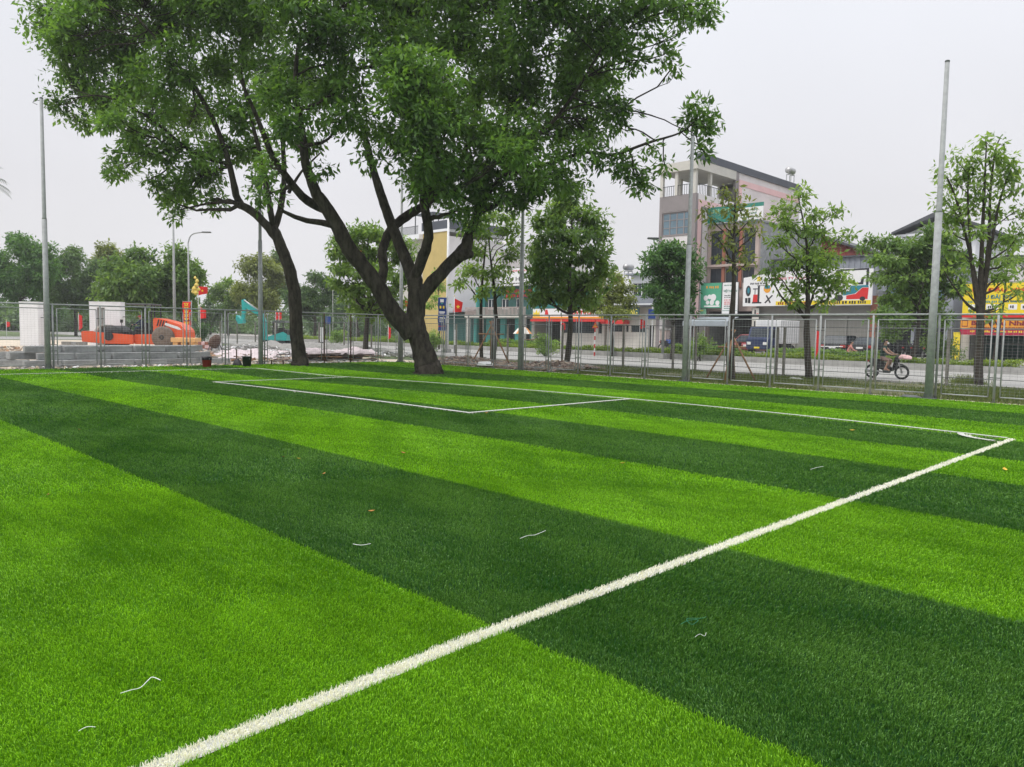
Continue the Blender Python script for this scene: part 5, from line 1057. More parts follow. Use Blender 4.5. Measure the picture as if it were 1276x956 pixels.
t = empty('metal_gate',(0,0,0),0,'dark green closed front of a shed beside the teal fronted shop','shed'); xa, xb = X1+.2, XY(589,Yy,410); zz = ZY(386,Yy,573); m_ = MB(); x = xa
while x < xb-.05: m_.box(x,min(x+.24,xb),Yy+(.03 if int((x-xa)/.24)%2 else 0),Yy+.1,G0,zz-.5,'dark_green'); x += .24
m_.build('corrugated_front',t); MB().add([(xa-.3,Yy-.9,zz-.35),(xb+.3,Yy-.9,zz-.05),(xb+.3,Yy+5,zz+.5),(xa-.3,Yy+5,zz+.2),(xa-.3,Yy-.9,zz-.5),(xb+.3,Yy-.9,zz-.2),(xb+.3,Yy+5,zz+.35),(xa-.3,Yy+5,zz+.05)],[(0,1,2,3),(7,6,5,4),(0,4,5,1),(1,5,6,2),(3,2,6,7),(0,3,7,4)],'corrug').build('roof',t)
# far white block between the trees at left
p = at(429,135); t = empty('house',(p.x,p.y,0),math.pi/4,'small far white block with dark windows seen between trees left of the forked tree','house'); s_ = 135/FPX; hh = at3(429,364,135).z
hs = [(-1.2,-.2,hh-2.0,hh-.8),(.3,1.1,hh-2.0,hh-.8),(-1.2,-.2,hh-4.2,hh-3),(.3,1.1,hh-4.2,hh-3)]
m_ = MB(); facade(m_,-1.7,1.7,0,hh,0,.3,hs,'white_wall'); m_.box(-1.7,-1.5,.3,6,0,hh,'white_wall'); m_.box(1.5,1.7,.3,6,0,hh,'white_wall'); m_.box(-1.5,1.5,1,1.1,0,hh-.1,'shop_dark'); m_.build('wall',t); MB().box(-1.9,1.9,-.2,6.2,hh+.002,hh+.2,'concrete').build('roof',t)
for h_ in hs: window(t,*h_,.05,2,1)

# ------------------------------------------------------------------ construction site
def S(px, d): return d/FPX
def pxm(px0, d, py_ground):      # local frame facing the camera, drawn in photo units
    s_ = d/FPX; return lambda x, y: ((x-px0)*s_, (py_ground-y)*s_)
dR = 50.; p = at(165,dR); gy = 403.2+EYE/dR*FPX
t = empty('road_roller',(p.x,p.y,0),math.pi/4,'orange road roller parked behind the stacked kerb stones','road roller')
f = pxm(165,dR,gy); Wd = 2.1; sR = dR/FPX
def pr(name, poly, y0, y1, m, par=None, b=.03): return MB().prism([f(x,y) for x,y in poly],y0,y1,m,b=b).build(name,par or t)
m_ = MB(); 
for (a,c) in ((0,.16),(Wd-.16,Wd)): m_.prism([f(x,y) for x,y in ((101,415),(103,413.5),(166,417.5),(166,429),(130,429),(102,427))],a,c,'orange',b=.03)
m_.prism([f(101,415),f(104,413.5),f(106,427),f(102,427)],.16,Wd-.16,'orange'); m_.build('drum_frame',t)
cx, cz = f(136,419.8); T = Matrix.Translation((cx,.2,cz))@Matrix.Rotation(-math.pi/2,4,'X'); m_ = MB(); m_.lathe([(.02,0),(.70,0),(.72,.05),(.72,Wd-.45),(.70,Wd-.4),(.02,Wd-.4)],'black',30,T); dr = m_.build('drum',t,True)
MB().lathe([(.3,-.17),(.3,-.2),(.05,-.22)],'black',16,Matrix.Translation((cx,.14,cz+.02))@Matrix.Rotation(-math.pi/2,4,'X')).build('hub',dr)
pr('drum_cover',((113,415),(117,409),(124,405),(124,407),(120,410),(118,416)),.3,Wd-.3,'cream')
pr('chassis',((164,417),(188,416),(190,429),(164,429)),.35,Wd-.35,'orange')
hd = pr('engine_hood',((188,396),(193,396),(210,400),(222,404),(229,411),(230,421),(188,422)),.3,Wd-.3,'orange',b=.06)
m_ = MB()
for k in range(4): m_.prism([f(195+k*3.2,397.5+k*.6),f(196.6+k*3.2,397.9+k*.6),f(194.4+k*3.2,406+k*.3),f(192.8+k*3.2,405.6+k*.3)],.285,.30,'black')
m_.build('vent',hd)
MB().prism([f(204,401.5),f(220,406.5),f(224,410),(f(220,410)),f(203,404.5)],.283,.30,'sgn_white').build('stripe',hd)
def wheel(par, x, z, r, w_, y, m='rubber', rim='orange', tread=True):
    T = Matrix.Translation((x,y,z))@Matrix.Rotation(-math.pi/2,4,'X'); k = MB(); k.lathe([(r*.5,0),(r*.9,0),(r,w_*.2),(r,w_*.8),(r*.9,w_),(r*.5,w_)],m,24,T)
    tr = k.build('wheel',par,True); MB().lathe([(.02,.02*r),(r*.2,-.02),(r*.25,.05),(r*.5,.06),(r*.52,.0),(r*.55,w_*.5),(.02,w_*.5)],rim,18,T).build('rim',tr,True); return tr
cx, cz = f(202,421); wr = .72
wheel(t,cx,wr,wr,.5,-.05,'tyre_dust','black'); wheel(t,cx,wr,wr,.5,Wd-.45,'tyre_dust','black')
m_ = MB(); x0,z0 = f(154,380.5); x1,z1 = f(187,378.5)
m_.bbox(x0,x1,.3,Wd-.3,z1-.08,z1+.02,'galv_dark',.03); m_.build('canopy',t)
m_ = MB()
for xx in (178,186):
    for yy in (.4,Wd-.4): m_.tube([(f(xx,0)[0],yy,f(0,418)[1]),(f(xx,0)[0],yy,z1-.05)],.05,'black',6)
m_.build('canopy_post',t)
m_ = MB(); m_.bbox(f(163,0)[0],f(174,0)[0],.6,1.4,f(0,413)[1],f(0,410)[1],'black',.04); m_.bbox(f(173,0)[0],f(175,0)[0],.6,1.4,f(0,411)[1],f(0,402)[1],'black',.04); m_.build('seat',t)
m_ = MB(); m_.tube([(f(152,0)[0],.9,f(0,416)[1]),(f(156,0)[0],.9,f(0,405)[1])],.04,'black',6); m_.tube([(f(155,0)[0]+.2*math.cos(a)*.4,.9+.22*math.sin(a),f(0,405)[1]+.2*math.cos(a)) for a in np.linspace(0,6.28,14)],.02,'black',5); m_.build('steering_wheel',t)
m_ = MB(); m_.tube([(f(150,0)[0],.3,f(0,416)[1]),(f(149,0)[0],.3,f(0,401)[1])],.02,'black',5); m_.bbox(f(148,0)[0],f(150.5,0)[0],.2,.36,f(0,402.5)[1],f(0,398.5)[1],'black',.02); m_.build('mirror',t)
pr('drawbar',((148,414),(172,411),(186,411),(186,416),(150,419)),.7,Wd-.7,'black')

# a figure grown as one surface over a jointed skeleton
def person(name, label, root, J, bones, hair=None, cap=None, rz=0, mask=False, group=None):
    t = empty(name, root, rz, label, 'person', group)
    me = bpy.data.meshes.new('body'); ks = list(J); me.from_pydata([J[k][0] for k in ks],[(ks.index(a),ks.index(c)) for a,c,_ in bones],[]); o = bpy.data.objects.new('body',me); C.objects.link(o)
    sk = o.modifiers.new('s','SKIN'); sk.use_smooth_shade = True; me.skin_vertices[0]
    for i,k in enumerate(ks): me.skin_vertices[0].data[i].radius = (J[k][1],J[k][1])
    me.skin_vertices[0].data[0].use_root = True; ss = o.modifiers.new('u','SUBSURF'); ss.levels = 1; ss.render_levels = 1
    dg = bpy.context.evaluated_depsgraph_get(); dg.update(); nm = bpy.data.meshes.new_from_object(o.evaluated_get(dg)); bpy.data.objects.remove(o)
    ms = []; 
    for _,_,m in bones:
        if m not in ms: ms.append(m)
    nm.materials.clear(); [nm.materials.append(M[m]) for m in ms]
    for pl_ in nm.polygons:
        best = 1e9
        for a,c,m in bones:
            A, B = Vector(J[a][0]), Vector(J[c][0]); u = max(0,min(1,(pl_.center-A).dot(B-A)/max((B-A).length_squared,1e-9))); d = (pl_.center-(A+(B-A)*u)).length-min(J[a][1],J[c][1])*.8
            if d < best: best = d; pl_.material_index = ms.index(m)
        pl_.use_smooth = True
    o = bpy.data.objects.new('body',nm); C.objects.link(o); o.parent = t
    h = Vector(J['head'][0]); fx = Vector(J['nose'][0])-h; fx.z = 0; fx.normalize(); sdv = Vector((-fx.y,fx.x,0))
    e_ = MB()
    for sg in (-1,1): e_.lathe([(.001,-.012),(.011,-.005),(.011,.005),(.001,.012)],'black',8,Matrix.Translation(h+fx*.092+sdv*sg*.033+Vector((0,0,.02))))
    e_.build('eye',t,True)
    if hair:
        k = MB(); bm = bmesh.new(); bmesh.ops.create_uvsphere(bm,u_segments=14,v_segments=8,radius=.112)
        for v in bm.verts: v.co = v.co*1.0 if v.co.z > -.02 else v.co*.9
        bmesh.ops.delete(bm, geom=[v for v in bm.verts if v.co.dot(fx) > .045 and v.co.z < .055], context='VERTS'); k.bm(bm,hair,Matrix.Translation(h-fx*.012+Vector((0,0,.02)))); k.build('hair',t,True)
    if cap:
        k = MB(); k.lathe([(.125,.02),(.12,.07),(.09,.12),(.01,.14)],cap,14,Matrix.Translation(h)); k.bbox(-.07,.07,-.07,.07,.015,.03,cap,.005,Matrix.Translation(h+fx*.15)); k.build('cap',t,True)
    if mask: k = MB(); k.bbox(-.03,.03,-.055,.055,-.045,.03,'sgn_white',.015,Matrix.Translation(h+fx*.085-Vector((0,0,.035)))@Matrix.Rotation(math.atan2(fx.y,fx.x),4,'Z')); k.build('face_mask',t,True)
    return t
def sit_pose(hipz, reach=.48, handz=1.02, lean=.12, kneex=.40, kneez=None, footx=.22, footz=.30, top='shirt_green', leg='shorts', shin='skin', armm='skin', spread=.14):
    kneez = kneez or hipz+.02
    J = {'pelvis':((0,0,hipz),.13),'waist':((lean*.4,0,hipz+.18),.125),'chest':((lean,0,hipz+.40),.15),'neck0':((lean+.01,0,hipz+.53),.075),'neck':((lean+.02,0,hipz+.59),.055),'head':((lean+.05,0,hipz+.71),.088),'crown':((lean+.045,0,hipz+.77),.075),'nose':((lean+.155,0,hipz+.70),.016)}
    B = [('pelvis','waist',top),('waist','chest',top),('chest','neck0',top),('neck0','neck','skin'),('neck','head','skin'),('head','crown','skin'),('head','nose','skin')]
    for s,n in ((1,'l'),(-1,'r')):
        J['sh'+n] = ((lean,s*.18,hipz+.47),.06); J['el'+n] = ((lean+reach*.45,s*.25,hipz+.27),.042); J['wr'+n] = ((lean+reach*.92,s*.26,handz),.028); J['pm'+n] = ((lean+reach*1.05,s*.255,handz+.01),.032)
        J['ear'+n] = ((lean+.04,s*.098,hipz+.70),.014)
        J['hp'+n] = ((.03,s*.09,hipz-.01),.10); J['kn'+n] = ((kneex,s*spread,kneez),.062); J['mt'+n] = ((kneex*.55,s*spread*.9,(hipz+kneez)/2),.08); J['an'+n] = ((footx,s*spread,footz+.06),.038); J['to'+n] = ((footx+.2,s*spread,footz),.033); J['he'+n] = ((footx-.05,s*spread,footz+.01),.032)
        B += [('chest','sh'+n,top),('sh'+n,'el'+n,top if armm!='skin' else 'skin'),('el'+n,'wr'+n,armm),('wr'+n,'pm'+n,'skin'),('head','ear'+n,'skin'),('pelvis','hp'+n,leg),('hp'+n,'mt'+n,leg),('mt'+n,'kn'+n,leg),('kn'+n,'an'+n,shin),('an'+n,'to'+n,'skin' if shin=='skin' else 'black'),('an'+n,'he'+n,'skin')]
        for k in range(4):
            yy = s*(.285-.02*k); bx = lean+reach*1.05
            J['f%d%s'%(k,n)] = ((bx+.045,yy,handz+.022),.009); J['g%d%s'%(k,n)] = ((bx+.065-.004*abs(k-1),yy,handz-.012),.008); J['h%d%s'%(k,n)] = ((bx+.04,yy,handz-.03),.007)
            B += [('pm'+n,'f%d%s'%(k,n),'skin'),('f%d%s'%(k,n),'g%d%s'%(k,n),'skin'),('g%d%s'%(k,n),'h%d%s'%(k,n),'skin')]
        J['tb'+n] = ((lean+reach*1.02,s*.215,handz-.015),.010); J['tc'+n] = ((lean+reach*1.08,s*.205,handz-.03),.008); B += [('wr'+n,'tb'+n,'skin'),('tb'+n,'tc'+n,'skin')]
    return J, B
J,B = sit_pose(f(0,409.5)[1]+.05, reach=.40, handz=f(0,405)[1], kneex=.42, footx=.5, footz=f(0,409.5)[1]-.36, top='navy_cloth', leg='navy_cloth', shin='navy_cloth', armm='navy_cloth')
wk = Matrix.Rotation(math.pi/4,4,'Z')@Vector((f(169,0)[0],1.0,0))
person('person','worker in navy clothes and red cap seated on the orange roller',(p.x+wk.x,p.y+wk.y,0),{k:((-v[0][0],v[0][1],v[0][2]),v[1]) for k,v in J.items()},B,cap='bucket_red',rz=math.pi/4)

# excavator
dE = 60.; p = at(338,dE); gy = 405.8+EYE/dE*FPX; f = pxm(338,dE,gy); t = empty('excavator',(p.x,p.y,0),math.pi/4,'teal excavator with raised bent boom standing left of the slimmer trunk','excavator')
def pr(name, poly, y0, y1, m, par=None, b=.02): return MB().prism([f(x,y) for x,y in poly],y0,y1,m,b=b).build(name,par or t)
for yy in (0,1.5): pr('track',((322,427),(325,424),(352,424),(355,427),(352,gy),(325,gy)),yy,yy+.45,'rubber')
pr('house_body',((328,424),(356,424),(357,416),(352,413),(340,417),(330,420)),.1,1.85,'teal_machine')
pr('counterweight',((351,415),(357,417),(357,411),(352,410)),.2,1.75,'black')
cb = pr('cab',((344,417),(351,415),(351,408),(345,408)),.4,1.0,'black'); pr('cab_roof',((338,402),(340,399.5),(354,399),(356,402)),.1,1.3,'galv_dark',cb)
m_ = MB()
for xx in (339.5,352): m_.prism([f(xx-.6,417),f(xx+.6,417),f(xx+.6,402),f(xx-.6,402)],.16,.26,'black')
m_.build('cab_post',cb)
pr('boom',((321,424),(327,424),(326.5,400),(323,391),(303,378),(300,383),(318,394),(321.5,402)),.85,1.2,'teal_machine')
pr('dipper_arm',((296,374),(300,372.5),(303,379),(299,400),(295.5,400),(296.5,384)),.9,1.15,'teal_machine')
m_ = MB(); a = f(300,374); c = f(322,389); m_.tube([(a[0],.82,a[1]),(c[0],.82,c[1])],.05,'steel',7); m_.build('hydraulic_ram',t,True)
m_ = MB(); m_.prism([f(299,398),f(296,398),f(291,393),(f(290,398)),f(293,404),f(299,403)],.65,1.4,'teal_machine'); m_.build('bucket',t)
# kerb stones stacked
def kerb_stone(label, loc, rz, L_=1.15, w_=.26, h=.24, tilt=0, proto=[]):
    if not proto:
        k = MB().bbox(-L_/2,L_/2,-w_/2,w_/2,0,h,'concrete',.018); o = k.build('kerb_stone'); proto.append(o.data)
    else: o = bpy.data.objects.new('kerb_stone',proto[0]); C.objects.link(o)
    o.location = loc; o.rotation_euler = (0,tilt,rz); return tag(o,label,'kerb stone','precast kerb stones stacked beyond the left fence')
r_ = np.random.default_rng(12)
Xk = FX-1.2; Ya, Yz = onX(28,452,Xk)[0], onX(262,450,Xk)[0]
lab = ['grey concrete kerb stone in the bottom course of the long stack','grey concrete kerb stone in the middle course of the long stack','grey concrete kerb stone in the top course of the long stack']
ORD = 'first second third fourth fifth sixth seventh eighth ninth tenth eleventh'.split()
for row,(off,zz,yo) in enumerate(((0,.0,0),(.0,.245,.5),(.0,.49,.2))):
    for dep in range(3):
        X = Xk-.30*dep-row*.42; y = Ya+yo*1.0+.3*dep+.6; k = 0
        while y < Yz-(.5-row*.2):
            cn = ('bottom','middle','top')[row]
            kerb_stone('grey concrete kerb stone, %s from the left in the front line of the %s course'%(ORD[k],cn) if dep == 0 else 'grey kerb stone, %s from the left in the %s line of the %s course'%(ORD[k],ORD[dep],cn),(X+r_.normal()*.05,y,zz+.003*dep),math.pi/2+r_.normal()*.03); y += 1.19+abs(r_.normal())*.04; k += 1
for i,(px,d,rz,z,tl,lb) in enumerate(((12,26.8,.35,0,0,'grey kerb stone lying loose at the left foot of the stack'),(30,27.2,1.1,.245,.04,'grey kerb stone lying askew across the left end of the stack'),(-4,28.3,1.0,0,0,'grey kerb stone leaning inwards at the far left edge'),(22,28.6,.2,.245,-.05,'grey kerb stone resting crooked behind the left end of the stack'),(268,31,.1,0,0,'grey kerb stone lying loose beside the right end of the stack'))):
    q = at(px,d); kerb_stone(lb,(q.x,q.y,z),rz+math.pi/4,tilt=tl)
# white gate walls and the gate
def pillar(label, px0, px1, pyt, d, recess=None, cap_=False):
    p = at((px0+px1)/2,d); t = empty('gate_pillar',(p.x,p.y,0),math.pi/4,label,'gate pillar','white rendered gate pillars'); w_ = (px1-px0)*d/FPX; z = at3((px0+px1)/2,pyt,d).z
    if recess:
        m_ = MB(); a, c = -w_/2+w_*recess[0], -w_/2+w_*recess[1]; m_.box(-w_/2,a,0,.6,0,z,'white_wall'); m_.box(c,w_/2,0,.6,0,z,'white_wall'); m_.box(a,c,0,.6,z-.35,z,'white_wall'); m_.box(a,c,.15,.6,0,z-.35,'cream')
        o = m_.build('wall',t); m_ = MB(); x = a
        while x < c-.02: m_.box(x,x+.05,.08,.12,.1,z-.4,'galv'); x += .13
        m_.build('grille',t)
    else: MB().bbox(-w_/2,w_/2,0,.6,0,z,'white_wall',.02).build('wall',t)
    MB().bbox(-w_/2-.015,w_/2+.015,-.015,.615,z+.002,z+.05,'white_wall',.01).build('coping',t)
    MB().box(w_/2+.002,w_/2+.3,.25,.31,z-1.0,z-.95,'galv_dark').build('hinge_arm',t)
pillar('plain white gate pillar at the left end of the construction site',25,48.5,377,50)
pillar('wider white gate wall with a grey grille, behind the roller drum',112,151,377,53,(.24,.50))
p = at(45,50.6); t = empty('metal_gate',(p.x,p.y,0),math.pi/4,'half open black bar gate beside the plain white pillar','gate'); s_ = 50.6/FPX; z = at3(50,392,50.6).z; m_ = MB(); 
for k in range(11): m_.tube([(-.3+k*.17,0,.08),(-.3+k*.17,0,z)],.015,'black',5)
m_.build('bars',t); m_ = MB()
for zz in (.1,z*.5,z): m_.tube([(-.32,0,zz),(1.42,0,zz)],.025,'black',6)
for xx in (-.33,1.43): m_.tube([(xx,0,.05),(xx,0,z+.05)],.035,'black',6)
m_.build('gate_frame',t)
# concrete footing frames between the pillars
p = at(80,47); t = empty('brick_footing',(p.x,p.y,0),math.pi/4,'low unfinished block wall between the two white gate pillars','wall'); m_ = MB(); s_ = 47/FPX
for i in range(5):
    for j in range(2): m_.bbox(-.3+i*.31+(j%2)*.12,-.3+i*.31+.29+(j%2)*.12,0,.2,j*.21,j*.21+.2,'gravel' if (i+j)%3 else 'concrete',.01)
m_.build('blockwork',t)
def field(name, label, cat, c4, n, m, hfun, kind=None, thick=None, group=None):
    a,b_,c_,d_ = [Vector(q) for q in c4]; vs = []
    for i in range(n+1):
        for j in range(n+1):
            u, v = i/n, j/n; q = a.lerp(b_,u).lerp(d_.lerp(c_,u),v); vs.append((q.x,q.y,hfun(u,v)))
    fs = [(i*(n+1)+j,(i+1)*(n+1)+j,(i+1)*(n+1)+j+1,i*(n+1)+j+1) for i in range(n) for j in range(n)]
    k = MB().add(vs,fs,m); o = k.build(name,None,True); return tag(o,label,cat,group,kind)
from mathutils import noise as mnoise
def nz(x,y,s=0): return mnoise.fractal(Vector((x,y,s)),1.,2.,4)
def edge(u,v,k=8): return min(1,min(u,1-u,v,1-v)*k)
field('gravel_heap','long low grey gravel heap behind the white sheets','gravel heap',[at(268,48),at(505,44),at(505,52),at(268,58)],60,'gravel',lambda u,v:-.03+edge(u,v,4)*(.45+.35*nz(u*14,v*3)),group=None)
field('tarpaulin','crumpled pinkish white ground sheet spread over the sand left of the slimmer trunk','tarpaulin',[at(268,36),at(371,36.5),at(371,47),at(262,47)],50,'tarp',lambda u,v:.03+edge(u,v,6)*max(0,.10+.20*nz(u*9,v*6,2)))
field('tarpaulin','pinkish white sheet stretching behind the slimmer trunk','tarpaulin',[at(368,37.5),at(392,38),at(400,47),at(368,47)],30,'tarp',lambda u,v:.03+edge(u,v,6)*max(0,.10+.18*nz(u*6,v*5,7)))
# planks and sheet pile
c4 = [at(383,34.6),at(476,37),at(484,41),at(395,39)]
t = empty('covered_pile',(c4[0].x,c4[0].y,0),0,'low pile of brown boards half covered by a crumpled white sheet','board pile'); t.location=(0,0,0)
a_, b__ = c4[0], c4[1]; dr_ = (b__-a_).normalized(); nn = Vector((-dr_.y,dr_.x,0)); m_ = MB(); r_ = np.random.default_rng(9)
for k in range(46):
    u = r_.uniform(.05,.9); q = a_+(b__-a_)*u+nn*r_.uniform(.1,2.2); an = math.atan2(dr_.y,dr_.x)+r_.normal()*.12; T = Matrix.Translation((q.x,q.y,r_.uniform(.02,.34)))@Matrix.Rotation(an,4,'Z')@Matrix.Rotation(r_.normal()*.05,4,'Y')
    L_ = r_.uniform(.5,1.1); m_.box(-L_,L_,-.11,.11,0,.035,'tarp_brown' if k%3 else 'wood',T)
m_.build('boards',t)
o = field('sheet',None,None,[a_+nn*.35+dr_*.2,b__+nn*.3,b__+nn*3,a_+nn*3+dr_*.5],44,'tarp',lambda u,v:.42+.14*nz(u*9,v*6,5)+.12*math.sin(u*9)*math.sin(v*3)-.10*(1 if min(v,1-v)<.03 else 0)); 
bm = bmesh.new(); bm.from_mesh(o.data); rg = bmesh.ops.extrude_face_region(bm, geom=bm.faces[:]); [setattr(v,'co',v.co-Vector((0,0,.02))) for v in rg['geom'] if isinstance(v,bmesh.types.BMVert)]; bmesh.ops.recalc_face_normals(bm,faces=bm.faces[:]); bm.to_mesh(o.data); bm.free(); o.parent = t
# rubble
def rubble(name,label,xs,ys,n,mats,smin,smax,seed,hump=.0):
    r_ = np.random.default_rng(seed); m_ = MB()
    for k in range(n):
        x, y = r_.uniform(*xs), r_.uniform(*ys); u = (x-xs[0])/(xs[1]-xs[0]); v = (y-ys[0])/(ys[1]-ys[0]); z = hump*max(0,math.sin(u*math.pi*3)*.5+.5)*math.sin(v*math.pi)*r_.uniform(.3,1)
        s_ = r_.uniform(smin,smax); T = Matrix.Translation((x,y,z-.01))@Matrix.Rotation(r_.uniform(0,6.28),4,'Z')@Matrix.Rotation(r_.normal()*.4,4,'X')@Matrix.Rotation(r_.normal()*.3,4,'Y')
        m_.box(-s_,s_,-s_*.55,s_*.55,0,s_*.6,mats[k%len(mats)],T)
    return tag(m_.build(name),label,'rubble',kind='stuff')
rubble('brick_rubble','broken brick rubble heaped between the fence corner and the young trees',(-28.5,-20),(22.2,25.6),2600,['brick_rubble','brick_rubble','gravel','earth'],.04,.13,61,.30)
rubble('site_rubble','scattered pale stones and rubble along the foot of the left fence',(FX-1.1,FX-.1),(4,21.5),900,['sand','sand','gravel','white_paint'],.02,.07,62,.04)
rubble('site_rubble','broken stones and timber offcuts scattered over the sandy construction ground',(-55,-31),(8,22),1500,['gravel','brick_rubble','sand','earth','wood'],.04,.16,63,.05)
rubble('brick_rubble','brown timber and brick heap at the far left beyond the fence',(-52,-44),(0,6.5),900,['brick_rubble','wood','earth','gravel'],.1,.4,64,.5)
rubble('site_rubble','crushed grey stones around the gravel heap behind the sheets',(-48,-33),(18,27.5),1800,['gravel','concrete','white_paint','gravel'],.05,.16,65,.35)
def lump(name,label,cat,p,m,r,seed,h=.3):
    bm = bmesh.new(); bmesh.ops.create_icosphere(bm,subdivisions=3,radius=1); 
    for v in bm.verts: k = 1+.35*mnoise.fractal(v.co*1.5+Vector((seed,0,0)),1,2,3); v.co = Vector((v.co.x*r*k,v.co.y*r*.6*k,max(-.05,v.co.z*h*k)))
    o = MB().bm(bm,m).build(name,None,True); o.location = p; return tag(o,label,cat)
q = gd(600,458); lump('plastic_sheet','crumpled white plastic sheet lying on the brick rubble by the fence','plastic sheet',(q.x-.1,q.y+.3,.12),'sgn_white',.45,3,.12)
q = at(993,27.5); lump('plastic_bag','flat white scrap lying on the verge grass near the green young tree','plastic scrap',(q.x,q.y,0),'sgn_white',.28,5,.06)
q = gd(1140,497); q = Vector((XY(1135,21.8,496),21.75,0)); lump('debris_pile','small pile of dark and pale scraps at the foot of the rightmost tall pole','debris',(q.x,q.y,0),'galv_dark',.28,8,.06)
# buckets
def bucket(label, px, py, d, m, band, lid=None):
    p = at(px,d); t = empty('bucket',(p.x,p.y,0),0,label,'bucket'); MB().lathe([(.13,0),(.155,.0),(.175,.36),(.185,.36),(.185,.40),(.165,.40),(.14,.06),(.01,.05)],m,20).build('body',t,True)
    if band: MB().lathe([(.158,.27),(.180,.272),(.188,.405),(.17,.405)],band,20).build('rim',t,True)
    MB().tube([(math.cos(a)*.185,.02,.34-math.sin(a)*.16) for a in np.linspace(0,math.pi,10)],.006,'steel',5).build('handle',t,True)
bucket('red paint bucket with dark rim standing at the turf edge',257.5,455,28.7,'bucket_red','black')
bucket('black bucket standing at the turf edge left of the tall pole',307.5,453,29.6,'bucket_black',None)
q = at(296,30.2); lump('rubbish_bag','dark rubbish heap left of the black bucket','rubbish',(q.x,q.y,0),'black',.27,11,.27)
# timber packing and barrel near the roller
p = at(227,46); t = empty('timber_pallet',(p.x,p.y,0),math.pi/4,'stack of yellowish timber blocks behind the red banner','timber'); s_ = 46/FPX
m_ = MB(); m_.bbox(-.7,.8,0,.9,.52,.78,'orange_pale',.02); m_.build('top_boards',t)
for xx in (-.6,-.1,.4): MB().bbox(xx,xx+.3,.05,.85,.0,.519,'orange_pale',.02).build('block',t)
p = at(253,45); t = empty('brick_stack',(p.x,p.y,0),math.pi/4,'small stack of reddish blocks right of the timber','bricks'); m_ = MB()
for i in range(3):
    for j in range(3): m_.bbox(-.3+i*.2,-.11+i*.2,0,.4,j*.2,j*.2+.19,'pink_trim' if (i+j)%2 else 'terracotta',.01)
m_.build('blocks',t)
p = at(268,44); t = empty('cement_mixer',(p.x,p.y,0),math.pi/4,'dark drum shaped mixer with a white printed sack on it, right of the kerb stack','cement mixer')
T = Matrix.Translation((0,0,.65))@Matrix.Rotation(.5,4,'X')@Matrix.Rotation(.6,4,'Y'); MB().lathe([(.1,-.35),(.3,-.28),(.33,0),(.22,.32),(.16,.4),(.14,.4)],'rust_post',18,T).build('drum',t,True)
m_ = MB(); 
for sx in (-.35,.35): m_.tube([(sx,-.3,0),(sx*.6,0,.6),(sx,.3,0)],.03,'galv_dark',6)
m_.build('stand',t)
q = at(269,46.5); o = lump('cement_sacks','white sacks with dark print heaped behind the mixer','sacks',(q.x,q.y,.25),'sgn_white',.55,14,.6)
for k,(px,d) in enumerate(((294.5,35),(313,34.4),(338,31.4),(353,31.2))):
    q = at(px,d); o = MB().tube([(0,0,0),(.03*(-1)**k,0,.5 if k<2 else .2)],.03,'rust_post',6).build('stake'); o.location = q; tag(o,['short dark stake left of two standing in the white sheet','short dark stake leaning right in the white sheet','stubby dark stake just right of the tall pole','stubby dark stake between the tall pole and slimmer trunk'][k],'stake','short stakes in the site ground')

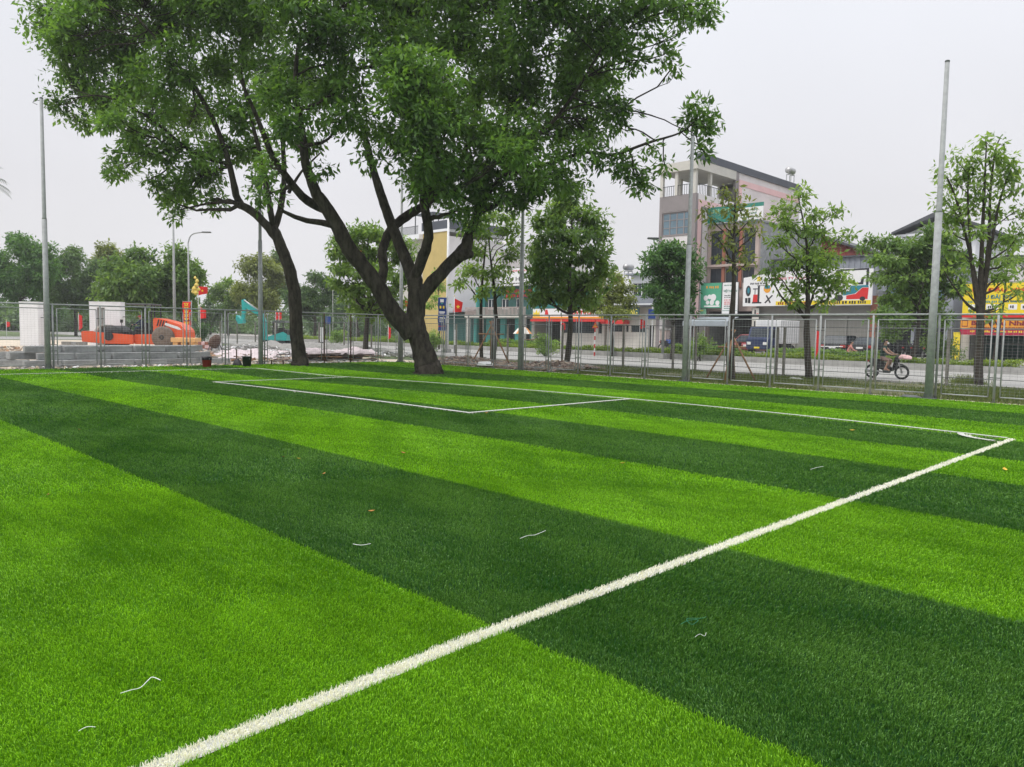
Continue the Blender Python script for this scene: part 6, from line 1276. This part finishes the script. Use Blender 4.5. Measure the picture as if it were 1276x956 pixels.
# ------------------------------------------------------------------ vehicles on the street
def car(label, p, rz, L_=4.3, W_=1.75, Hc=1.5, paint='car_black', rear='hatch', cat='car'):
    t = empty('parked_car',(p[0],p[1],p[2]),rz,label,cat,'cars parked in front of the shutters')
    # local: +x forward
    lo = [(-L_/2,.35),(-L_/2+.03,.75),(-L_/2+.08,.95),(L_/2-1.1,.93),(L_/2-.15,.78),(L_/2,.6),(L_/2-.02,.33),(L_/2-.35,.25),(-L_/2+.3,.25)]
    MB().prism(lo,-W_/2,W_/2,paint,b=.06).build('body',t)
    zb, zt = .93, Hc; gh = [(-L_/2+(.25 if rear=='hatch' else .8),zb),(-L_/2+(.65 if rear=='hatch' else 1.25),zt-.04),(-L_/2+1.0 if rear=='hatch' else -.6,zt),(.3,zt),(.55,zt-.05),(1.25,zb)]
    vs = []; n = len(gh)
    for sg,wd in ((-1,W_/2-.06),(1,W_/2-.06)):
        for x,z in gh: vs.append((x,sg*(wd-(.16 if z>zb+.1 else 0)),z))
    fs = [tuple(range(n))[::-1],tuple(range(n,2*n))]+[(i,(i+1)%n,n+(i+1)%n,n+i) for i in range(n)]
    MB().add(vs,fs,'glass').build('windows',t)
    rf = MB(); rw = W_/2-.2; rf.prism([(gh[1][0]-.02,zt-.07),(gh[2][0],zt+.015),(gh[3][0],zt+.015),(gh[4][0]+.03,zt-.06),(gh[3][0],zt-.02),(gh[2][0],zt-.02)],-rw,rw,paint); 
    for sg in (-1,1):
        for (x0,x1) in ((gh[0][0],gh[1][0]),(-.2,-.2),(gh[5][0],gh[4][0])): rf.tube([(x0,sg*(W_/2-.05),zb),(x1,sg*(W_/2-.21),zt-.02)],.035,paint,5)
    rf.build('roof',t)
    for sx in (-L_/2+.75,L_/2-.8):
        for sg in (-1,1): wheel(t,sx,.31,.31,.2,(-W_/2-.01 if sg<0 else W_/2-.19),'rubber','steel')
    for sg in (-1,1):
        MB().bbox(-L_/2-.015,-L_/2+.08,sg*(W_/2-.2)-.17,sg*(W_/2-.2)+.17,.68,.86,'lamp_red',.02).build('tail_light',t); MB().bbox(L_/2-.14,L_/2+.0,sg*(W_/2-.25)-.18,sg*(W_/2-.25)+.18,.56,.70,'lamp_clear',.02).build('headlight',t)
        MB().bbox(.75,.92,sg*(W_/2+.08)-.08,sg*(W_/2+.08)+.08,.92,1.06,paint,.03).build('mirror',t)
    m_ = MB(); m_.box(-L_/2-.035,-L_/2-.004,-.22,.22,.62,.76,'sgn_white'); m_.box(L_/2-.0,L_/2+.02,-.22,.22,.42,.52,'sgn_white'); m_.build('number_plate',t)
    return t
q = at(1041,52.5); car('black hatchback with white number plate, parked with its rear to the street before the shutters',(q.x,q.y+1.2,.12 if q.y+1.2>50 else 0),math.pi/2+.08)
q = at(1078,51.5); car('dark grey saloon parked just right of the black hatchback',(q.x,q.y+1.4,.12),math.pi/2-.03,4.4,1.75,1.42,'car_black','sedan')
q = at(936,58); car('dark red car partly hidden behind the blue truck',(q.x,max(q.y,52.8),.12),-math.pi/2,4.0,1.65,1.45,'car_red')
q = at(961,54.5); t = empty('truck',(q.x,q.y+.5,.12),-math.pi/2,'small truck with dark blue cab and white box parked nose to the street','truck')
MB().prism([(1.2,.45),(2.6,.45),(2.65,1.15),(2.35,1.25),(2.1,2.0),(1.2,2.05)],-.85,.85,'car_navy',b=.05).build('cab',t)
m_ = MB(); m_.add([(2.375,-.72,1.28),(2.375,.72,1.28),(2.135,.66,1.92),(2.135,-.66,1.92)],[(0,1,2,3)],'glass'); [m_.box(1.35,2.05,sg*.86-.01,sg*.86+.01,1.25,1.85,'glass') for sg in (-1,1)]; m_.build('windscreen',t)
m_ = MB(); m_.bbox(-1.9,1.1,-.95,.95,.85,2.5,'white_paint',.03); bx = m_.build('cargo_box',t); m_ = MB(); x = -1.8
while x < 1.0: m_.box(x,x+.04,-.965,-.951,.9,2.45,'galv'); m_.box(x,x+.04,.951,.965,.9,2.45,'galv'); x += .35
m_.build('ribs',bx)
MB().box(-1.85,2.2,-.4,.4,.5,.84,'black').build('chassis',t)
for sx in (1.9,-1.1):
    for sg in (-1,1): wheel(t,sx,.36,.36,.22,(-.9 if sg<0 else .68),'rubber','steel')
for sg in (-1,1): MB().bbox(2.62,2.70,sg*.6-.14,sg*.6+.14,.75,.95,'lamp_clear',.02).build('headlight',t)
MB().box(2.66,2.68,-.2,.2,.5,.62,'sgn_yellow').build('number_plate',t)
# motorcycle
def motorcycle(label, loc, rz, bag=False, paint='black', kick=0):
    t = empty('motorcycle',loc,rz,label,'motorcycle','motorcycles on the street' )
    for x in (-.61,.64):
        k = MB(); pts = [(x+.265*math.cos(a),0,.295+.265*math.sin(a)) for a in np.linspace(0,2*math.pi,25)]; k.tube(pts,.048,'rubber',7,False); wh = k.build('wheel',t,True)
        k = MB(); k.tube([(x+.225*math.cos(a),0,.295+.225*math.sin(a)) for a in np.linspace(0,2*math.pi,25)],.014,'steel',5,False); k.lathe([(.05,-.05),(.05,.05)],'steel',10,Matrix.Translation((x,0,.295))@Matrix.Rotation(math.pi/2,4,'X'))
        for j in range(14): a = j*math.pi/7; k.tube([(x+.04*math.cos(a),0,.295+.04*math.sin(a)),(x+.22*math.cos(a+.15),0,.295+.22*math.sin(a+.15))],.0045,'steel',3,False)
        k.build('rim',wh)
    MB().prism([(-.55,.50),(-.25,.40),(.1,.30),(.32,.34),(.30,.48),(.12,.52),(0,.62),(-.1,.72),(-.62,.80),(-.75,.74)],-.15,.15,paint,b=.04).build('body',t)
    MB().prism([(.26,.36),(.36,.40),(.50,.80),(.46,.98),(.38,1.0),(.36,.80)],-.22,.22,paint,b=.05).build('leg_shield',t)
    MB().prism([(-.72,.80),(-.1,.74),(.05,.76),(.02,.82),(-.2,.83),(-.70,.88)],-.15,.15,'black',b=.03).build('seat',t)
    k = MB(); 
    for sg in (-1,1): k.tube([(.64,sg*.06,.295),(.50,sg*.06,.72)],.02,'steel',6)
    k.tube([(.50,0,.70),(.43,0,.98)],.03,'black',6); k.build('fork',t,True)
    MB().tube([(.34,-.32,1.02),(.42,-.14,1.03),(.44,0,1.0),(.42,.14,1.03),(.34,.32,1.02)],.016,'black',6).build('handlebar',t,True)
    MB().lathe([(.03,-.04),(.085,.0),(.09,.04),(.02,.06)],'lamp_clear',12,Matrix.Translation((.52,0,.93))@Matrix.Rotation(math.pi/2,4,'Y')).build('headlight',t,True)
    MB().prism([(.42,.60),(.60,.62),(.80,.54),(.90,.44),(.88,.50),(.78,.60),(.60,.67)],-.05,.05,paint).build('front_mudguard',t)
    MB().tube([(-.1,-.14,.28),(-.5,-.15,.32),(-.85,-.15,.36)],[.03,.045,.05],'steel',8).build('exhaust',t,True)
    k = MB(); k.bbox(-.14,.16,-.12,.12,.24,.44,'galv_dark',.04); k.build('engine',t)
    MB().bbox(-.80,-.74,-.06,.06,.70,.78,'lamp_red',.01).build('tail_light',t)
    for sg in (-1,1): MB().tube([(.40,sg*.2,1.03),(.38,sg*.28,1.18)],.008,'black',4).lathe([(.01,-.01),(.05,0),(.01,.01)],'glass',8,Matrix.Translation((.38,sg*.29,1.2))@Matrix.Rotation(math.pi/2,4,'Y')).build('mirror',t)
    if kick: MB().tube([(0,.1,.3),(-.1,.32,.0)],.012,'galv_dark',5).build('kickstand',t)
    return t
q = gd(1104,471.5); bikeloc = (q.x,q.y,0)
rb = motorcycle('dark motorcycle being ridden along the near lane, spoked front wheel to the right',bikeloc,0.); rb.scale = (.87,)*3
J,B = sit_pose(.88,reach=.42,handz=1.06,lean=.10,kneex=.36,kneez=.80,footx=.22,footz=.36,spread=.17)
rd = person('person','bareheaded motorcyclist with face mask, dark tee shirt and shorts riding right',(q.x-.19,q.y,0),J,B,hair='hair',mask=True); rd.scale = (.87,)*3
o = lump('plastic_bag','pale pink plastic bag hanging off the front of the ridden motorcycle','bag',(0,0,0),'bag_pink',.3,21,.16); o.location = (q.x+.66,q.y-.05,.80); o.scale = (.8,.8,.8)
spots = [(832,62,.4,'parked motorcycle at left of those in front of the stone pillar'),(846,63,.5,'parked motorcycle half hidden behind the fifth tall pole'),(924,57,.9,'parked motorcycle beside the dark red car'),(1122,53,1.3,'parked motorcycle standing just ahead of the motorcyclist, at left of its row'),(1134,52.5,1.2,'parked motorcycle in the middle of the row behind the motorcyclist'),(1146,52,1.4,'parked motorcycle nearest the leafy round shrub'),(664,66,.6,'parked motorcycle beside the parasol')]
pk = motorcycle(spots[0][3],(0,0,0),0,kick=1)
for i,(px,d,a,lb) in enumerate(spots):
    o = pk if i == 0 else copy_tree(pk); q = at(px,d); o.location = (q.x,q.y,.12 if q.y>50.2 else 0); o.rotation_euler = (0,0,a+math.pi/2*0+.8); o['label'] = lb
# crouching figure by the cars (pinkish clothes)
J,B = sit_pose(.45,reach=.30,handz=.62,lean=.22,kneex=.34,kneez=.62,footx=.18,footz=.03,top='pink_cloth',leg='pink_cloth',shin='pink_cloth',armm='pink_cloth')
q = at(1056,50.5); person('person','person in pinkish brown clothes crouching beside the black hatchback',(q.x,q.y,0),J,B,hair='hair',rz=.3)
q = at(1036+16,50.6)
o = MB().tube([(-.75,0,0),(.75,0,.02)],.035,'white_paint',6).build('plank'); o.location = (q.x-.75,q.y,1.0); 
o.location = (q.x-.8,q.y-.1,.86); tag(o,'pale horizontal bar held beside the crouching person','bar')
# parasol
p = at(651,64); t = empty('parasol',(p.x,p.y,.12),0,'open white and orange parasol over the pavement stall','parasol'); zt_ = at3(651,405,64).z-.12; zb_ = at3(651,416,64).z-.12
MB().tube([(0,0,0),(0,0,zt_)],.025,'steel',7).build('pole',t,True)
n = 8; R0 = 12*64/FPX
for k in range(n):
    a0_, a1_ = k*2*math.pi/n, (k+1)*2*math.pi/n; m_ = MB(); q0 = (math.cos(a0_)*R0,math.sin(a0_)*R0,zb_); q1 = (math.cos(a1_)*R0,math.sin(a1_)*R0,zb_); h0 = (q0[0]*.5,q0[1]*.5,zb_+(zt_-zb_)*.62); h1 = (q1[0]*.5,q1[1]*.5,h0[2]); m_.add([(0,0,zt_),h0,h1,q0,q1],[(0,1,2),(1,3,4,2)],'parasol' if k%3 else 'parasol_orange'); m_.build('canopy_panel',t)
p = at(660,64.5); t = empty('stall_table',(p.x,p.y,.12),0,'low table of the pavement stall under the parasol','table'); MB().bbox(-.8,.8,-.4,.4,.68,.74,'wood',.01).build('table_top',t)
for sx in (-.7,.7):
    for sy in (-.33,.33): MB().box(sx-.03,sx+.03,sy-.03,sy+.03,0,.679,'galv_dark').build('leg',t)
# stone pillar and blue drum near the low restaurant
p = at(828,63); t = empty('stone_pillar',(p.x,p.y,.12),0,'short pale stone pillar right of the cream parapet','pillar'); MB().bbox(-.3,.3,-.3,.3,.1,1.7,'brown_stone',.02).build('shaft',t); MB().bbox(-.38,.38,-.38,.38,0,.1,'kerb',.02).build('base',t); MB().bbox(-.38,.38,-.38,.38,1.7,1.82,'kerb',.02).build('cap',t)
p = at(834,62.5); t = empty('drum',(p.x,p.y,.12),0,'blue barrel beside the pale stone pillar','barrel'); MB().lathe([(.27,0),(.29,.02),(.28,.3),(.295,.32),(.28,.34),(.28,.6),(.295,.62),(.28,.64),(.28,.9),(.25,.93),(.01,.92)],'sgn_blue',18).build('body',t,True)
p = at(812,53); t = empty('sign_post',(p.x,p.y,.12),0,'white post with a small blue square sign left of the stone pillar','road sign'); MB().tube([(0,0,0),(0,0,3.3)],.05,'white_paint',8).build('pole',t); MB().bbox(-.3,.3,-.09,-.05,2.4,3.1,'sgn_blue',.01).build('sign_plate',t)

# ------------------------------------------------------------------ small things lying on the turf
def litter_leaf(label, px, py, m, L_=.06, a=0, curl=.4):
    q = gd(px,py,.03); L_ *= .68; n = 6; vs = []
    for i in range(n+1):
        u = i/n; w_ = L_*.28*math.sin(math.pi*min(1,u*.95+.03)); z = curl*L_*(u-.5)**2*2
        vs += [(L_*(u-.5),-w_,z+w_*.5),(L_*(u-.5),0,z),(L_*(u-.5),w_,z+w_*.6)]
    fs = []
    for i in range(n): b0_ = i*3; fs += [(b0_,b0_+3,b0_+4,b0_+1),(b0_+1,b0_+4,b0_+5,b0_+2)]
    o = MB().add(vs,fs,m).build('fallen_leaf',None,True); o.location = (q.x,q.y,.033); o.rotation_euler = (random.uniform(-.3,.3),random.uniform(-.3,.3),a); tag(o,label,'fallen leaf','dry leaves fallen on the turf')
for a_ in (('yellow leaf on the bright stripe left of the thick white line, middle of the pitch',776,578,'leaf_yellow',.11,.4),('yellow brown leaf on the bright stripe at the right edge of the photo',1252,586,'leaf_yellow',.13,2.),('curled brown leaf on the dark stripe nearest the short white thread',463,638,'leaf_dry',.09,1.),
    ('small brown leaf high on the dark stripe, left quarter',99,536,'leaf_dry',.10,.3),('small brown leaf on the bright stripe at far left',60,617,'leaf_dry',.06,2.5),('small tan leaf on the dark stripe, left of its twin',353,570,'leaf_dry',.08,.2),('small tan leaf on the dark stripe, right of its twin',372,572,'leaf_yellow',.07,1.2),
    ('brown leaf on the dark stripe above the short white thread',404,591,'leaf_dry',.08,2.2),('dark leaf on the bright stripe above centre',502,565,'leaf_dry',.10,.8),('pale leaf on the dark stripe near the touchline',1062,537,'leaf_yellow',.13,.1),('tiny dry leaf beside the corner of the penalty box line',607,515,'leaf_dry',.12,.1)):
    litter_leaf(*a_)
def thread(label, pts, m='thread', r=.0022, z=.036):
    P_ = [gd(x,y,z) for x,y in pts]; r *= .62; P_ = smooth_path([Vector((q.x,q.y,z+.004*math.sin(i*2))) for i,q in enumerate(P_)],5)
    tag(MB().tube(P_,r,m,5).build('thread',None,True),label,'thread','loose turf fibres lying on the pitch')
thread('long wavy white thread on the bright stripe at lower left',[(150,864),(163,861),(175,856),(184,848),(190,845),(200,847)],r=.0028)
thread('short white thread near the bottom left corner',[(98,911),(108,907),(119,905)],r=.0022)
thread('short curved white thread on the dark stripe left of centre',[(440,678),(450,680),(462,677)],r=.0032)
thread('thin zigzag white thread on the dark stripe below centre',[(648,671),(658,668),(667,666),(680,661)],r=.0032)
thread('faint pale scratch thread on the dark stripe near the thick line',[(1010,585),(1018,583),(1026,581)],r=.004)
thread('tangled green thread on the dark stripe at lower right',[(848,778),(858,774),(870,772),(862,778),(856,772),(874,770),(880,768)],'thread_green',r=.002)
thread('small pale curl of thread beside the tangled green one',[(866,794),(872,791),(878,792),(880,788)],r=.0016)

# ------------------------------------------------------------------ air
hm = bpy.data.materials.new('haze'); hm.use_nodes = True; ht = hm.node_tree; ht.nodes.clear()
ho = ht.nodes.new('ShaderNodeOutputMaterial'); hv = ht.nodes.new('ShaderNodeVolumePrincipled'); hv.inputs['Color'].default_value = (.93,.94,.97,1); hv.inputs['Density'].default_value = .0006; hv.inputs['Anisotropy'].default_value = .2
ht.links.new(hv.outputs[0], ho.inputs['Volume']); M['haze'] = hm
tag(MB().box(-1510,1510,-1210,1810,-1.1,26,'haze').build('haze'),'thin pale haze over pitch and street','haze',kind='stuff')
